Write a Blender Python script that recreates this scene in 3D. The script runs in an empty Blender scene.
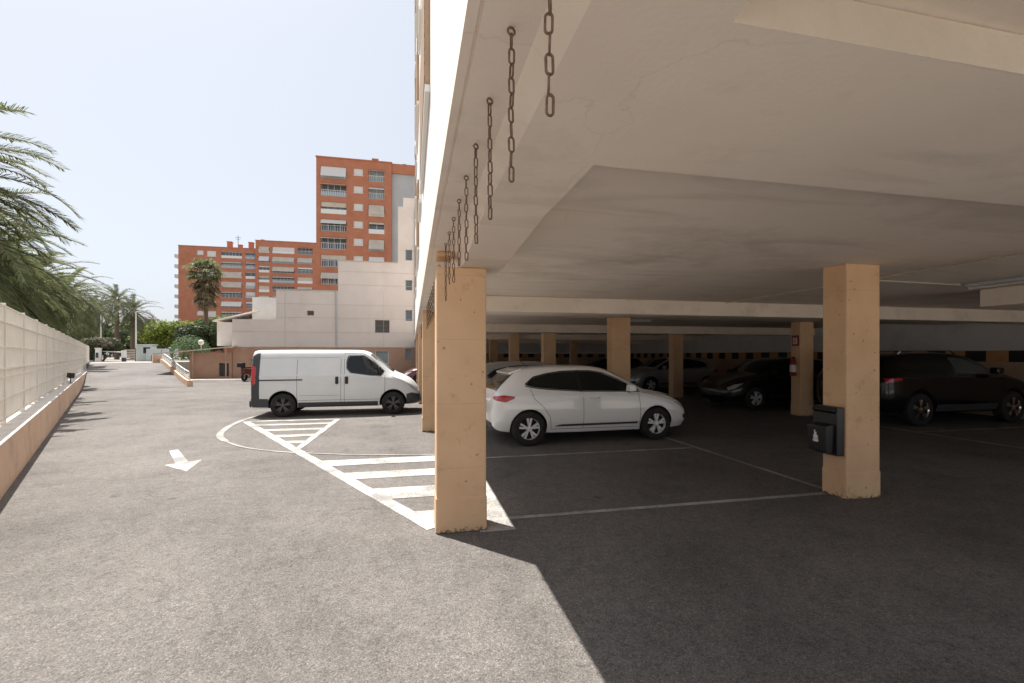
import bpy, bmesh, math, random
from mathutils import Vector, Matrix
rnd = random.Random(7)
C = bpy.context.scene.collection
sc = bpy.context.scene
R = math.radians
# ------------------------------------------------------------ camera, sky, sun
YAW = math.atan(100/455); SN, CS = math.sin(YAW), math.cos(YAW)
cam_d = bpy.data.cameras.new('camera'); cam = bpy.data.objects.new('camera', cam_d); C.objects.link(cam)
cam.location = (0, 0, 1.6); cam.rotation_euler = (R(90), 0, -YAW)
cam_d.lens = 16.0; cam_d.sensor_width = 36; cam_d.shift_y = 0.0132
cam_d.clip_start = 0.05; cam_d.clip_end = 5000
sc.camera = cam
SUN_EL = R(65.6); sx, sy = -0.66, 0.72            # direction towards the sun, seen from above
w = bpy.data.worlds.new('World'); sc.world = w; w.use_nodes = True
nt = w.node_tree; bg = nt.nodes['Background']
sky = nt.nodes.new('ShaderNodeTexSky'); sky.sky_type = 'NISHITA'; sky.sun_disc = False
sky.sun_elevation = SUN_EL; sky.sun_rotation = math.atan2(sx, sy) % (2*math.pi)
sky.air_density = 1.0; sky.dust_density = 2.5; sky.ozone_density = 1.0
hsv = nt.nodes.new('ShaderNodeHueSaturation'); hsv.inputs['Saturation'].default_value = 0.5
hsv.inputs['Value'].default_value = 1.0
veil = nt.nodes.new('ShaderNodeMixRGB'); veil.inputs[0].default_value = 0.75; veil.inputs[2].default_value = (2.4, 2.56, 2.86, 1)
nt.links.new(sky.outputs[0], hsv.inputs['Color']); nt.links.new(hsv.outputs[0], veil.inputs[1]); nt.links.new(veil.outputs[0], bg.inputs[0])
bg.inputs[1].default_value = 0.12
sd = bpy.data.lights.new('sun', 'SUN'); sd.energy = 4.0; sd.angle = R(0.55); sd.color = (1.0, 0.955, 0.9)
sun = bpy.data.objects.new('sun', sd); C.objects.link(sun)
hl = math.hypot(sx, sy); sv = Vector((sx/hl*math.cos(SUN_EL), sy/hl*math.cos(SUN_EL), math.sin(SUN_EL)))
sun.rotation_euler = sv.to_track_quat('Z', 'Y').to_euler(); sun.location = (0, 0, 60)
sc.view_settings.view_transform = 'Standard'; sc.view_settings.look = 'None'
sc.view_settings.exposure = 1.18; sc.view_settings.gamma = 1.0
try:
    sc.cycles.max_bounces = 12; sc.cycles.diffuse_bounces = 8; sc.cycles.use_denoising = True
except Exception: pass

# ------------------------------------------------------------ materials
def new_mat(name):
    m = bpy.data.materials.new(name); m.use_nodes = True
    return m, m.node_tree.nodes, m.node_tree.links, m.node_tree.nodes['Principled BSDF']
def plain(name, col, rough=0.6, metal=0.0, coat=0.0, spec=0.5):
    m, N, L, b = new_mat(name)
    b.inputs['Base Color'].default_value = (*col, 1); b.inputs['Roughness'].default_value = rough
    b.inputs['Metallic'].default_value = metal; b.inputs['Coat Weight'].default_value = coat
    b.inputs['Coat Roughness'].default_value = 0.04; b.inputs['Specular IOR Level'].default_value = spec
    return m
def noisy(name, c1, c2, scale=3.0, rough=0.8, bump=0.15, bscale=60, c3=None, s3=0.5, amt3=0.5, stretch=(1, 1, 1), spec=0.3, lo=.35, hi=.65, crack=0):
    """two colours mixed by noise, an optional third (stains) by a coarser noise, fine bump"""
    m, N, L, b = new_mat(name)
    tc = N.new('ShaderNodeTexCoord'); mp = N.new('ShaderNodeMapping'); mp.inputs['Scale'].default_value = stretch
    L.new(tc.outputs['Object'], mp.inputs[0])
    n = N.new('ShaderNodeTexNoise'); n.inputs['Scale'].default_value = scale; n.inputs['Detail'].default_value = 8; n.inputs['Roughness'].default_value = .62
    L.new(mp.outputs[0], n.inputs['Vector'])
    cr = N.new('ShaderNodeValToRGB'); cr.color_ramp.elements[0].position = lo; cr.color_ramp.elements[1].position = hi
    cr.color_ramp.elements[0].color = (*c1, 1); cr.color_ramp.elements[1].color = (*c2, 1)
    L.new(n.outputs[0], cr.inputs[0]); out = cr.outputs[0]
    if c3:
        n3 = N.new('ShaderNodeTexNoise'); n3.inputs['Scale'].default_value = s3; n3.inputs['Detail'].default_value = 6; n3.inputs['Roughness'].default_value = .7
        L.new(mp.outputs[0], n3.inputs['Vector'])
        r3 = N.new('ShaderNodeValToRGB'); r3.color_ramp.elements[0].position = .52; r3.color_ramp.elements[1].position = .72
        L.new(n3.outputs[0], r3.inputs[0])
        mu = N.new('ShaderNodeMath'); mu.operation = 'MULTIPLY'; mu.inputs[1].default_value = amt3; L.new(r3.outputs[0], mu.inputs[0])
        mx = N.new('ShaderNodeMixRGB'); mx.inputs[2].default_value = (*c3, 1); L.new(mu.outputs[0], mx.inputs[0]); L.new(out, mx.inputs[1]); out = mx.outputs[0]
    if crack:
        vc = N.new('ShaderNodeTexVoronoi'); vc.feature = 'DISTANCE_TO_EDGE'; vc.inputs['Scale'].default_value = crack
        wn = N.new('ShaderNodeTexNoise'); wn.inputs['Scale'].default_value = 2.2; wn.inputs['Detail'].default_value = 7; L.new(tc.outputs['Object'], wn.inputs['Vector'])
        ad = N.new('ShaderNodeMixRGB'); ad.blend_type = 'ADD'; ad.inputs[0].default_value = .7; L.new(tc.outputs['Object'], ad.inputs[1]); L.new(wn.outputs['Color'], ad.inputs[2]); L.new(ad.outputs[0], vc.inputs['Vector'])
        mr = N.new('ShaderNodeMapRange'); mr.inputs[1].default_value = .0025; mr.inputs[2].default_value = 0; mr.inputs[4].default_value = .13; L.new(vc.outputs['Distance'], mr.inputs[0])
        mk = N.new('ShaderNodeMixRGB'); mk.inputs[2].default_value = (.22, .17, .13, 1); L.new(mr.outputs[0], mk.inputs[0]); L.new(out, mk.inputs[1]); out = mk.outputs[0]
        ns_ = N.new('ShaderNodeTexNoise'); ns_.inputs['Scale'].default_value = 1.0; ns_.inputs['Detail'].default_value = 7; ns_.inputs['Distortion'].default_value = 1.2
        mp2 = N.new('ShaderNodeMapping'); mp2.inputs['Scale'].default_value = (.5, 2.2, 1); mp2.inputs['Rotation'].default_value = (0, 0, .9); L.new(tc.outputs['Object'], mp2.inputs[0]); L.new(mp2.outputs[0], ns_.inputs['Vector'])
        mr2 = N.new('ShaderNodeMapRange'); mr2.inputs[1].default_value = .52; mr2.inputs[2].default_value = .70; mr2.inputs[4].default_value = .32; L.new(ns_.outputs[0], mr2.inputs[0])
        mk2 = N.new('ShaderNodeMixRGB'); mk2.inputs[2].default_value = (.42, .35, .29, 1); L.new(mr2.outputs[0], mk2.inputs[0]); L.new(out, mk2.inputs[1]); out = mk2.outputs[0]
    L.new(out, b.inputs['Base Color'])
    b.inputs['Roughness'].default_value = rough; b.inputs['Specular IOR Level'].default_value = spec
    if bump:
        nb = N.new('ShaderNodeTexNoise'); nb.inputs['Scale'].default_value = bscale; nb.inputs['Detail'].default_value = 5
        L.new(tc.outputs['Object'], nb.inputs['Vector'])
        bp = N.new('ShaderNodeBump'); bp.inputs['Strength'].default_value = bump; bp.inputs['Distance'].default_value = 0.01
        L.new(nb.outputs[0], bp.inputs['Height']); L.new(bp.outputs[0], b.inputs['Normal'])
    return m

def asphalt(name, k=1.17, tint=(1, .915, .84)):
    m, N, L, b = new_mat(name)
    tc = N.new('ShaderNodeTexCoord'); V = tc.outputs['Object']
    def noise(s, d=6, r=.6):
        n = N.new('ShaderNodeTexNoise'); n.inputs['Scale'].default_value = s; n.inputs['Detail'].default_value = d; n.inputs['Roughness'].default_value = r
        L.new(V, n.inputs['Vector']); return n.outputs[0]
    def ramp(inp, *st):
        r = N.new('ShaderNodeValToRGB')
        while len(r.color_ramp.elements) < len(st): r.color_ramp.elements.new(.5)
        for e, (p, v) in zip(r.color_ramp.elements, st): e.position = p; e.color = (v*tint[0], v*tint[1], v*tint[2], 1) if len(st) > 2 or v < .9 else (v, v, v, 1)
        L.new(inp, r.inputs[0]); return r.outputs[0]
    def mul(a, c, f=1.0):
        x = N.new('ShaderNodeMixRGB'); x.blend_type = 'MULTIPLY'; x.inputs[0].default_value = f; L.new(a, x.inputs[1]); L.new(c, x.inputs[2]); return x.outputs[0]
    vo = N.new('ShaderNodeTexVoronoi'); vo.inputs['Scale'].default_value = 140; L.new(V, vo.inputs['Vector'])
    sp = N.new('ShaderNodeSeparateColor'); L.new(vo.outputs['Color'], sp.inputs[0])
    stones = ramp(sp.outputs[0], (0, .09*k), (.35, .14*k), (.85, .17*k), (.97, .235*k))
    vo2 = N.new('ShaderNodeTexVoronoi'); vo2.inputs['Scale'].default_value = 42; L.new(V, vo2.inputs['Vector'])
    sp2 = N.new('ShaderNodeSeparateColor'); L.new(vo2.outputs['Color'], sp2.inputs[0])
    def gray(inp, *st):
        r = N.new('ShaderNodeValToRGB')
        while len(r.color_ramp.elements) < len(st): r.color_ramp.elements.new(.5)
        for e, (p, v) in zip(r.color_ramp.elements, st): e.position = p; e.color = (v, v, v, 1)
        L.new(inp, r.inputs[0]); return r.outputs[0]
    c = mul(stones, gray(sp2.outputs[0], (0, .80), (.4, 1), (1, 1.0)))
    c = mul(c, gray(noise(1.1, 8, .65), (.3, .74), (.5, .96), (.7, 1.06)))
    c = mul(c, gray(noise(.3, 6), (.35, .76), (.6, 1.04)))
    c = mul(c, gray(noise(9, 6, .7), (.3, .8), (.6, 1)))
    # dark drips of oil
    vd = N.new('ShaderNodeTexVoronoi'); vd.inputs['Scale'].default_value = 1.3; L.new(V, vd.inputs['Vector'])
    c = mul(c, gray(vd.outputs['Distance'], (0, .45), (.05, .6), (.085, 1)), .7)
    # thin cracks
    vc = N.new('ShaderNodeTexVoronoi'); vc.feature = 'DISTANCE_TO_EDGE'; vc.inputs['Scale'].default_value = .33
    wn = N.new('ShaderNodeTexNoise'); wn.inputs['Scale'].default_value = 1.4; wn.inputs['Detail'].default_value = 5; L.new(V, wn.inputs['Vector'])
    ad = N.new('ShaderNodeMixRGB'); ad.blend_type = 'ADD'; ad.inputs[0].default_value = .9; L.new(V, ad.inputs[1]); L.new(wn.outputs['Color'], ad.inputs[2]); L.new(ad.outputs[0], vc.inputs['Vector'])
    c = mul(c, gray(vc.outputs['Distance'], (0, .5), (.0035, .8), (.006, 1)), .3)
    L.new(c, b.inputs['Base Color']); b.inputs['Roughness'].default_value = .85; b.inputs['Specular IOR Level'].default_value = .25
    bp = N.new('ShaderNodeBump'); bp.inputs['Strength'].default_value = .45; bp.inputs['Distance'].default_value = .005
    L.new(vo.outputs['Distance'], bp.inputs['Height'])
    bp.invert = True
    L.new(bp.outputs[0], b.inputs['Normal'])
    return m

def paint_mark(name, col, wear=.45, fade=0.0):
    """road paint worn through to asphalt"""
    m, N, L, b = new_mat(name)
    tc = N.new('ShaderNodeTexCoord')
    n = N.new('ShaderNodeTexNoise'); n.inputs['Scale'].default_value = 38; n.inputs['Detail'].default_value = 6; n.inputs['Roughness'].default_value = .75
    L.new(tc.outputs['Object'], n.inputs['Vector'])
    n2 = N.new('ShaderNodeTexNoise'); n2.inputs['Scale'].default_value = 2.2; n2.inputs['Detail'].default_value = 5; L.new(tc.outputs['Object'], n2.inputs['Vector'])
    ad = N.new('ShaderNodeMath'); ad.operation = 'ADD'; L.new(n.outputs[0], ad.inputs[0]); L.new(n2.outputs[0], ad.inputs[1])
    r = N.new('ShaderNodeValToRGB'); r.color_ramp.elements[0].position = wear; r.color_ramp.elements[1].position = wear+.14
    hv = N.new('ShaderNodeMath'); hv.operation = 'MULTIPLY'; hv.inputs[1].default_value = .5; L.new(ad.outputs[0], hv.inputs[0]); L.new(hv.outputs[0], r.inputs[0])
    r.color_ramp.elements[0].color = (.2, .19, .18, 1); r.color_ramp.elements[1].color = (*col, 1)
    L.new(r.outputs[0], b.inputs['Base Color']); b.inputs['Roughness'].default_value = .7
    return m

M = {}
M['asphalt'] = asphalt('asphalt')
M['asphalt_ramp'] = asphalt('ramp_asphalt', 1.28, (1, .93, .87))
M['paint'] = paint_mark('road_paint', (.50, .48, .44), .425)
M['paint_faded'] = paint_mark('faded_road_paint', (.42, .40, .37), .44)
M['paint_thin'] = paint_mark('thin_road_paint', (.36, .34, .315), .44)
M['soil'] = noisy('garden_soil', (.22, .17, .11), (.32, .27, .18), 1.5, .95, .4, 20, (.10, .13, .05), .4, .8)
M['paving'] = noisy('far_paving', (.24, .22, .20), (.34, .31, .28), 2, .9, .1, 30)
M['white_wall'] = noisy('white_painted_render', (.72, .69, .65), (.80, .78, .745), 1.2, .85, .12, 90, (.55, .51, .46), .7, .35)
M['soffit'] = noisy('soffit_plaster', (.78, .68, .59), (.86, .765, .675), .9, .9, .12, 45, (.56, .47, .385), .9, .7, lo=.3, hi=.7, crack=.35)
M['shaded_stained_beam'] = noisy('shaded_stained_beam_plaster', (.46, .40, .32), (.58, .51, .43), 1.3, .9, .3, 50, (.62, .54, .45), .8, .7)  # yellow stains, darkened further to paint shade on the near beam's front
M['beam'] = noisy('beam_plaster', (.76, .665, .575), (.84, .745, .655), 1.4, .9, .15, 60, (.50, .42, .34), 1.3, .6)
M['column'] = None
M['terracotta'] = noisy('terracotta_render', (.40, .25, .175), (.46, .29, .205), 1.3, .9, .2, 70, (.32, .17, .10), .9, .5)
M['plinth'] = noisy('orange_plinth_render', (.60, .42, .30), (.66, .47, .345), 1.5, .9, .25, 60, (.30, .20, .13), 1.1, .6)
M['coping'] = noisy('whitewashed_coping', (.62, .56, .50), (.72, .68, .63), 3, .9, .2, 60, (.40, .34, .28), 2.0, .5)
M['pink_wall'] = noisy('pale_panel_wall', (.60, .535, .485), (.68, .61, .56), .35, .9, .08, 60, (.46, .40, .35), .3, .45)
M['brick'] = noisy('orange_brick', (.42, .165, .095), (.48, .20, .12), .8, .9, 0.0, 60, (.32, .10, .05), .15, .5)
M['grey_wall'] = noisy('grey_render', (.40, .41, .42), (.46, .47, .48), .4, .9, 0)
M['fence_white'] = noisy('fence_enamel', (.74, .69, .61), (.80, .76, .69), 2, .55, 0.0)
M['rust'] = noisy('rusty_iron', (.10, .058, .038), (.21, .135, .09), 45, .8, .5, 220)
M['white_metal'] = plain('white_metal', (.72, .71, .68), .45)
M['glass_dark'] = plain('dark_car_glass', (.006, .008, .008), .03, spec=.45)
M['glass_win'] = plain('window_glass', (.10, .13, .15), .08, spec=.8)
M['glass_pale'] = plain('pale_window_glass', (.30, .36, .40), .12, spec=.8)
M['shutter'] = noisy('beige_shutter', (.50, .43, .36), (.58, .52, .45), .7, .8, 0)
M['shutter_white'] = plain('white_shutter', (.66, .64, .62), .7)
M['shutter_brown'] = noisy('brown_shutter', (.36, .25, .17), (.44, .32, .23), 2, .7, 0)
M['black'] = plain('black_plastic', (.012, .012, .013), .38)
M['dark_plastic'] = plain('dark_grey_plastic', (.045, .046, .05), .5)
M['rubber'] = noisy('tyre_rubber', (.022, .021, .02), (.035, .033, .031), 8, .85, .1, 80)
M['arch'] = plain('wheel_arch_liner', (.01, .01, .01), .9)
M['rim'] = plain('silver_rim', (.72, .71, .69), .35, .15)
M['rim_dark'] = plain('dark_rim', (.10, .095, .095), .4, .5)
M['seam'] = plain('panel_gap', (.03, .03, .03), .7)
M['red_lamp'] = plain('red_lamp_lens', (.42, .012, .018), .12, coat=.6)
M['lamp'] = plain('clear_lamp_lens', (.55, .57, .6), .08, .3, coat=.8)
M['chrome'] = plain('chrome', (.75, .75, .76), .12, 1)
M['white_car'] = plain('white_car_paint', (.83, .825, .80), .25, coat=.9)
M['van_paint'] = noisy('van_paint', (.66, .67, .66), (.71, .715, .70), 1.3, .32, 0, spec=.5)
M['silver_car'] = plain('silver_car_paint', (.42, .43, .44), .28, .5, coat=.9)
M['dark_car'] = plain('dark_car_paint', (.008, .009, .010), .25, 0, coat=.6)
M['black_car'] = plain('black_car_paint', (.004, .004, .0045), .25, 0, coat=.35, spec=.3)
M['maroon_car'] = plain('maroon_car_paint', (.10, .012, .014), .25, .2, coat=.9)
M['red'] = plain('red_enamel', (.24, .014, .012), .45)
M['orange'] = noisy('orange_band', (.48, .25, .10), (.55, .30, .13), 4, .8, 0)
M['band_black'] = plain('black_band', (.02, .02, .02), .7)
M['wall_dim'] = noisy('garage_wall_render', (.44, .31, .21), (.52, .37, .26), 1.2, .9, .1, 40, (.26, .17, .11), .5, .6)
M['garage_white'] = noisy('garage_white_render', (.58, .57, .58), (.66, .65, .66), .9, .9, .1, 40, (.42, .40, .38), .8, .5)
M['bark'] = noisy('palm_bark', (.10, .07, .045), (.19, .145, .10), 9, .95, .6, 30)
M['globe'] = plain('white_globe', (.75, .74, .70), .35)
M['roof_tile'] = noisy('weathered_roof', (.50, .40, .32), (.62, .52, .44), 2, .9, .3, 20, (.36, .26, .2), 1, .6)

def column_mat():
    m, N, L, b = new_mat('ochre_column_paint')
    tc = N.new('ShaderNodeTexCoord'); V = tc.outputs['Object']
    n = N.new('ShaderNodeTexNoise'); n.inputs['Scale'].default_value = 2.2; n.inputs['Detail'].default_value = 8; L.new(V, n.inputs['Vector'])
    r = N.new('ShaderNodeValToRGB'); r.color_ramp.elements[0].position = .3; r.color_ramp.elements[1].position = .7
    r.color_ramp.elements[0].color = (.63, .405, .235, 1); r.color_ramp.elements[1].color = (.72, .48, .295, 1); L.new(n.outputs[0], r.inputs[0])
    # small rubs and dark knocks
    v = N.new('ShaderNodeTexVoronoi'); v.inputs['Scale'].default_value = 8.5; v.inputs['Randomness'].default_value = 1
    wn = N.new('ShaderNodeTexNoise'); wn.inputs['Scale'].default_value = 30; wn.inputs['Detail'].default_value = 4; L.new(V, wn.inputs['Vector'])
    mx = N.new('ShaderNodeMixRGB'); mx.inputs[0].default_value = .035; L.new(V, mx.inputs[1]); L.new(wn.outputs['Color'], mx.inputs[2]); L.new(mx.outputs[0], v.inputs['Vector'])
    sp = N.new('ShaderNodeSeparateColor'); L.new(v.outputs['Color'], sp.inputs[0])
    gt = N.new('ShaderNodeMath'); gt.operation = 'GREATER_THAN'; gt.inputs[1].default_value = .1; L.new(sp.outputs[0], gt.inputs[0])
    lt = N.new('ShaderNodeMapRange'); lt.inputs[1].default_value = .10; lt.inputs[2].default_value = .05; L.new(v.outputs['Distance'], lt.inputs[0])
    mu = N.new('ShaderNodeMath'); mu.operation = 'MULTIPLY'; L.new(gt.outputs[0], mu.inputs[0]); L.new(lt.outputs[0], mu.inputs[1])
    mu2 = N.new('ShaderNodeMath'); mu2.operation = 'MULTIPLY'; mu2.inputs[1].default_value = .75; L.new(mu.outputs[0], mu2.inputs[0])
    sc2 = N.new('ShaderNodeTexNoise'); sc2.inputs['Scale'].default_value = 5.5; sc2.inputs['Detail'].default_value = 9; sc2.inputs['Roughness'].default_value = .8; L.new(V, sc2.inputs['Vector'])
    sr = N.new('ShaderNodeMapRange'); sr.inputs[1].default_value = .56; sr.inputs[2].default_value = .66; sr.inputs[4].default_value = .5; L.new(sc2.outputs[0], sr.inputs[0])
    sm_ = N.new('ShaderNodeMixRGB'); sm_.inputs[2].default_value = (.40, .25, .15, 1); L.new(sr.outputs[0], sm_.inputs[0]); L.new(r.outputs[0], sm_.inputs[1]); r = sm_
    m2 = N.new('ShaderNodeMixRGB'); m2.inputs[2].default_value = (.16, .085, .05, 1); L.new(mu2.outputs[0], m2.inputs[0]); L.new(r.outputs[0], m2.inputs[1])
    # horizontal joints every so often, and grime near the foot
    sx_ = N.new('ShaderNodeSeparateXYZ'); L.new(V, sx_.inputs[0])
    w1 = N.new('ShaderNodeMath'); w1.operation = 'PINGPONG'; w1.inputs[1].default_value = .29; L.new(sx_.outputs[2], w1.inputs[0])
    w2 = N.new('ShaderNodeMapRange'); w2.inputs[1].default_value = .0035; w2.inputs[2].default_value = .0; w2.inputs[4].default_value = .35; L.new(w1.outputs[0], w2.inputs[0])
    m3 = N.new('ShaderNodeMixRGB'); m3.inputs[2].default_value = (.30, .18, .09, 1); L.new(w2.outputs[0], m3.inputs[0]); L.new(m2.outputs[0], m3.inputs[1])
    g1 = N.new('ShaderNodeMapRange'); g1.inputs[1].default_value = .045; g1.inputs[2].default_value = .0; g1.inputs[4].default_value = 1
    gn = N.new('ShaderNodeMath'); gn.operation = 'ADD'; nn = N.new('ShaderNodeMath'); nn.operation = 'MULTIPLY_ADD'; nn.inputs[1].default_value = .22; nn.inputs[2].default_value = -.1
    L.new(wn.outputs[0], nn.inputs[0]); L.new(nn.outputs[0], gn.inputs[0]); L.new(sx_.outputs[2], gn.inputs[1]); L.new(gn.outputs[0], g1.inputs[0])
    m4 = N.new('ShaderNodeMixRGB'); m4.inputs[2].default_value = (.14, .09, .06, 1); L.new(g1.outputs[0], m4.inputs[0]); L.new(m3.outputs[0], m4.inputs[1])
    L.new(m4.outputs[0], b.inputs['Base Color']); b.inputs['Roughness'].default_value = .8; b.inputs['Specular IOR Level'].default_value = .3
    bp = N.new('ShaderNodeBump'); bp.inputs['Strength'].default_value = .25; bp.inputs['Distance'].default_value = .006; L.new(wn.outputs[0], bp.inputs['Height']); L.new(bp.outputs[0], b.inputs['Normal'])
    return m
M['column'] = column_mat()

def leaf_mat(name, c1, c2, rough=.55, trans=.3):
    m, N, L, b = new_mat(name)
    oi = N.new('ShaderNodeNewGeometry')
    r = N.new('ShaderNodeValToRGB'); r.color_ramp.elements[0].color = (*c1, 1); r.color_ramp.elements[1].color = (*c2, 1)
    L.new(oi.outputs['Random Per Island'], r.inputs[0])
    L.new(r.outputs[0], b.inputs['Base Color']); b.inputs['Roughness'].default_value = rough; b.inputs['Specular IOR Level'].default_value = .15
    t = N.new('ShaderNodeBsdfTranslucent'); L.new(r.outputs[0], t.inputs[0])
    mx = N.new('ShaderNodeMixShader'); mx.inputs[0].default_value = trans
    L.new(b.outputs[0], mx.inputs[1]); L.new(t.outputs[0], mx.inputs[2]); L.new(mx.outputs[0], N['Material Output'].inputs['Surface'])
    return m
M['palm_leaf'] = leaf_mat('palm_leaf', (.085, .11, .042), (.22, .245, .12), trans=.4)
M['palm_far'] = leaf_mat('far_palm_leaf', (.06, .075, .04), (.15, .165, .095))
M['dry_leaf'] = leaf_mat('dry_palm_leaf', (.20, .155, .09), (.34, .27, .17))
M['leaf_yellow'] = leaf_mat('yellow_green_leaf', (.10, .14, .025), (.26, .30, .06), trans=.4)
M['leaf_green'] = leaf_mat('green_leaf', (.05, .085, .025), (.12, .17, .05))
M['leaf_dark'] = leaf_mat('dark_leaf', (.03, .045, .02), (.075, .095, .04))
M['leaf_bush'] = leaf_mat('clipped_bush_leaf', (.07, .12, .05), (.13, .20, .085))
M['leaf_dusty'] = leaf_mat('dusty_leaf', (.13, .115, .075), (.23, .20, .14))

# ------------------------------------------------------------ builders
class MB:
    def __init__(s): s.v = []; s.f = []; s.m = []
    def quad(s, a, b, c, d, m=0):
        i = len(s.v); s.v += [a, b, c, d]; s.f.append((i, i+1, i+2, i+3)); s.m.append(m)
    def tri(s, a, b, c, m=0):
        i = len(s.v); s.v += [a, b, c]; s.f.append((i, i+1, i+2)); s.m.append(m)
    def poly(s, pts, m=0):
        i = len(s.v); s.v += list(pts); s.f.append(tuple(range(i, i+len(pts)))); s.m.append(m)
    def hexa(s, p, m=0):
        i = len(s.v); s.v += list(p)
        for q in ((0, 3, 2, 1), (4, 5, 6, 7), (0, 1, 5, 4), (1, 2, 6, 5), (2, 3, 7, 6), (3, 0, 4, 7)):
            s.f.append(tuple(i+k for k in q)); s.m.append(m)
        return s
    def box(s, x0, x1, y0, y1, z0, z1, m=0):
        return s.hexa([(x0, y0, z0), (x1, y0, z0), (x1, y1, z0), (x0, y1, z0), (x0, y0, z1), (x1, y0, z1), (x1, y1, z1), (x0, y1, z1)], m)
    def tube(s, pts, r, n=8, m=0, cap=True, close=False):
        pts = [Vector(p) for p in pts]; rr = r if isinstance(r, (list, tuple)) else [r]*len(pts)
        rings = []; up = None; K = len(pts)
        for k, p in enumerate(pts):
            if close: t = pts[(k+1) % K]-pts[k-1]
            else: t = (pts[min(k+1, K-1)]-pts[max(k-1, 0)])
            t.normalize()
            if up is None:
                up = Vector((0, 0, 1)) if abs(t.z) < .9 else Vector((1, 0, 0))
            a = t.cross(up).normalized(); b2 = a.cross(t).normalized(); up = b2
            i = len(s.v); rings.append(i)
            for j in range(n):
                an = 2*math.pi*j/n; s.v.append(tuple(p+(a*math.cos(an)+b2*math.sin(an))*rr[k]))
        for k in range(K if close else K-1):
            i, i2 = rings[k], rings[(k+1) % K]
            for j in range(n):
                s.f.append((i+j, i+(j+1) % n, i2+(j+1) % n, i2+j)); s.m.append(m)
        if cap and not close:
            s.f.append(tuple(rings[0]+j for j in reversed(range(n)))); s.m.append(m)
            s.f.append(tuple(rings[-1]+j for j in range(n))); s.m.append(m)
        return s
    def lathe(s, prof, o, axis='Z', n=24, m=0):
        """prof: (radius, height) pairs turned about an axis through o"""
        i0 = len(s.v)
        for r, h in prof:
            for j in range(n):
                a = 2*math.pi*j/n; c_, s_ = r*math.cos(a), r*math.sin(a)
                p = (c_, s_, h) if axis == 'Z' else ((c_, h, s_) if axis == 'Y' else (h, c_, s_))
                s.v.append((o[0]+p[0], o[1]+p[1], o[2]+p[2]))
        for k in range(len(prof)-1):
            for j in range(n):
                a, b_ = i0+k*n+j, i0+k*n+(j+1) % n
                s.f.append((a, b_, b_+n, a+n)); s.m.append(m)
        return s
    def extr(s, pts, d, m=0):
        """prism: a flat outline pushed along d"""
        i = len(s.v); n = len(pts); s.v += [tuple(p) for p in pts]+[tuple(Vector(p)+Vector(d)) for p in pts]
        s.f.append(tuple(range(i, i+n))); s.f.append(tuple(reversed(range(i+n, i+2*n)))); s.m += [m, m]
        for k in range(n):
            a, b_ = i+k, i+(k+1) % n; s.f.append((a, a+n, b_+n, b_)); s.m.append(m)
        return s
    def build(s, name, mats, parent=None, smooth=False, bevel=0.0, fix=True):
        me = bpy.data.meshes.new(name); me.from_pydata([tuple(v) for v in s.v], [], s.f)
        for m in (mats if isinstance(mats, (list, tuple)) else [mats]): me.materials.append(m)
        me.polygons.foreach_set('material_index', s.m)
        if fix:
            bm = bmesh.new(); bm.from_mesh(me); bmesh.ops.recalc_face_normals(bm, faces=bm.faces); bm.to_mesh(me); bm.free()
        if smooth: me.polygons.foreach_set('use_smooth', [True]*len(me.polygons))
        me.update()
        o = bpy.data.objects.new(name, me); C.objects.link(o)
        if parent: o.parent = parent
        if bevel:
            b = o.modifiers.new('bevel', 'BEVEL'); b.width = bevel; b.segments = 2; b.limit_method = 'ANGLE'; b.harden_normals = False
        return o
def tag(o, label=None, cat=None, group=None, kind=None):
    if label: o['label'] = label
    if cat: o['category'] = cat
    if group: o['group'] = group
    if kind: o['kind'] = kind
    return o
def empty(name, loc=(0, 0, 0), rz=0, label=None, cat=None, group=None, scale=1):
    o = bpy.data.objects.new(name, None); C.objects.link(o); o.location = loc; o.rotation_euler = (0, 0, rz); o.scale = (scale,)*3
    o.empty_display_size = .2
    return tag(o, label, cat, group)
def copy_tree(o, parent=None):
    c = o.copy(); C.objects.link(c); c.parent = parent
    for ch in list(o.children): copy_tree(ch, c)
    return c
def at(px, zc):
    """ground position in the direction of a picture column at a depth"""
    xc = (px-512)/455*zc
    return (xc*CS+zc*SN, zc*CS-xc*SN)
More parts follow.
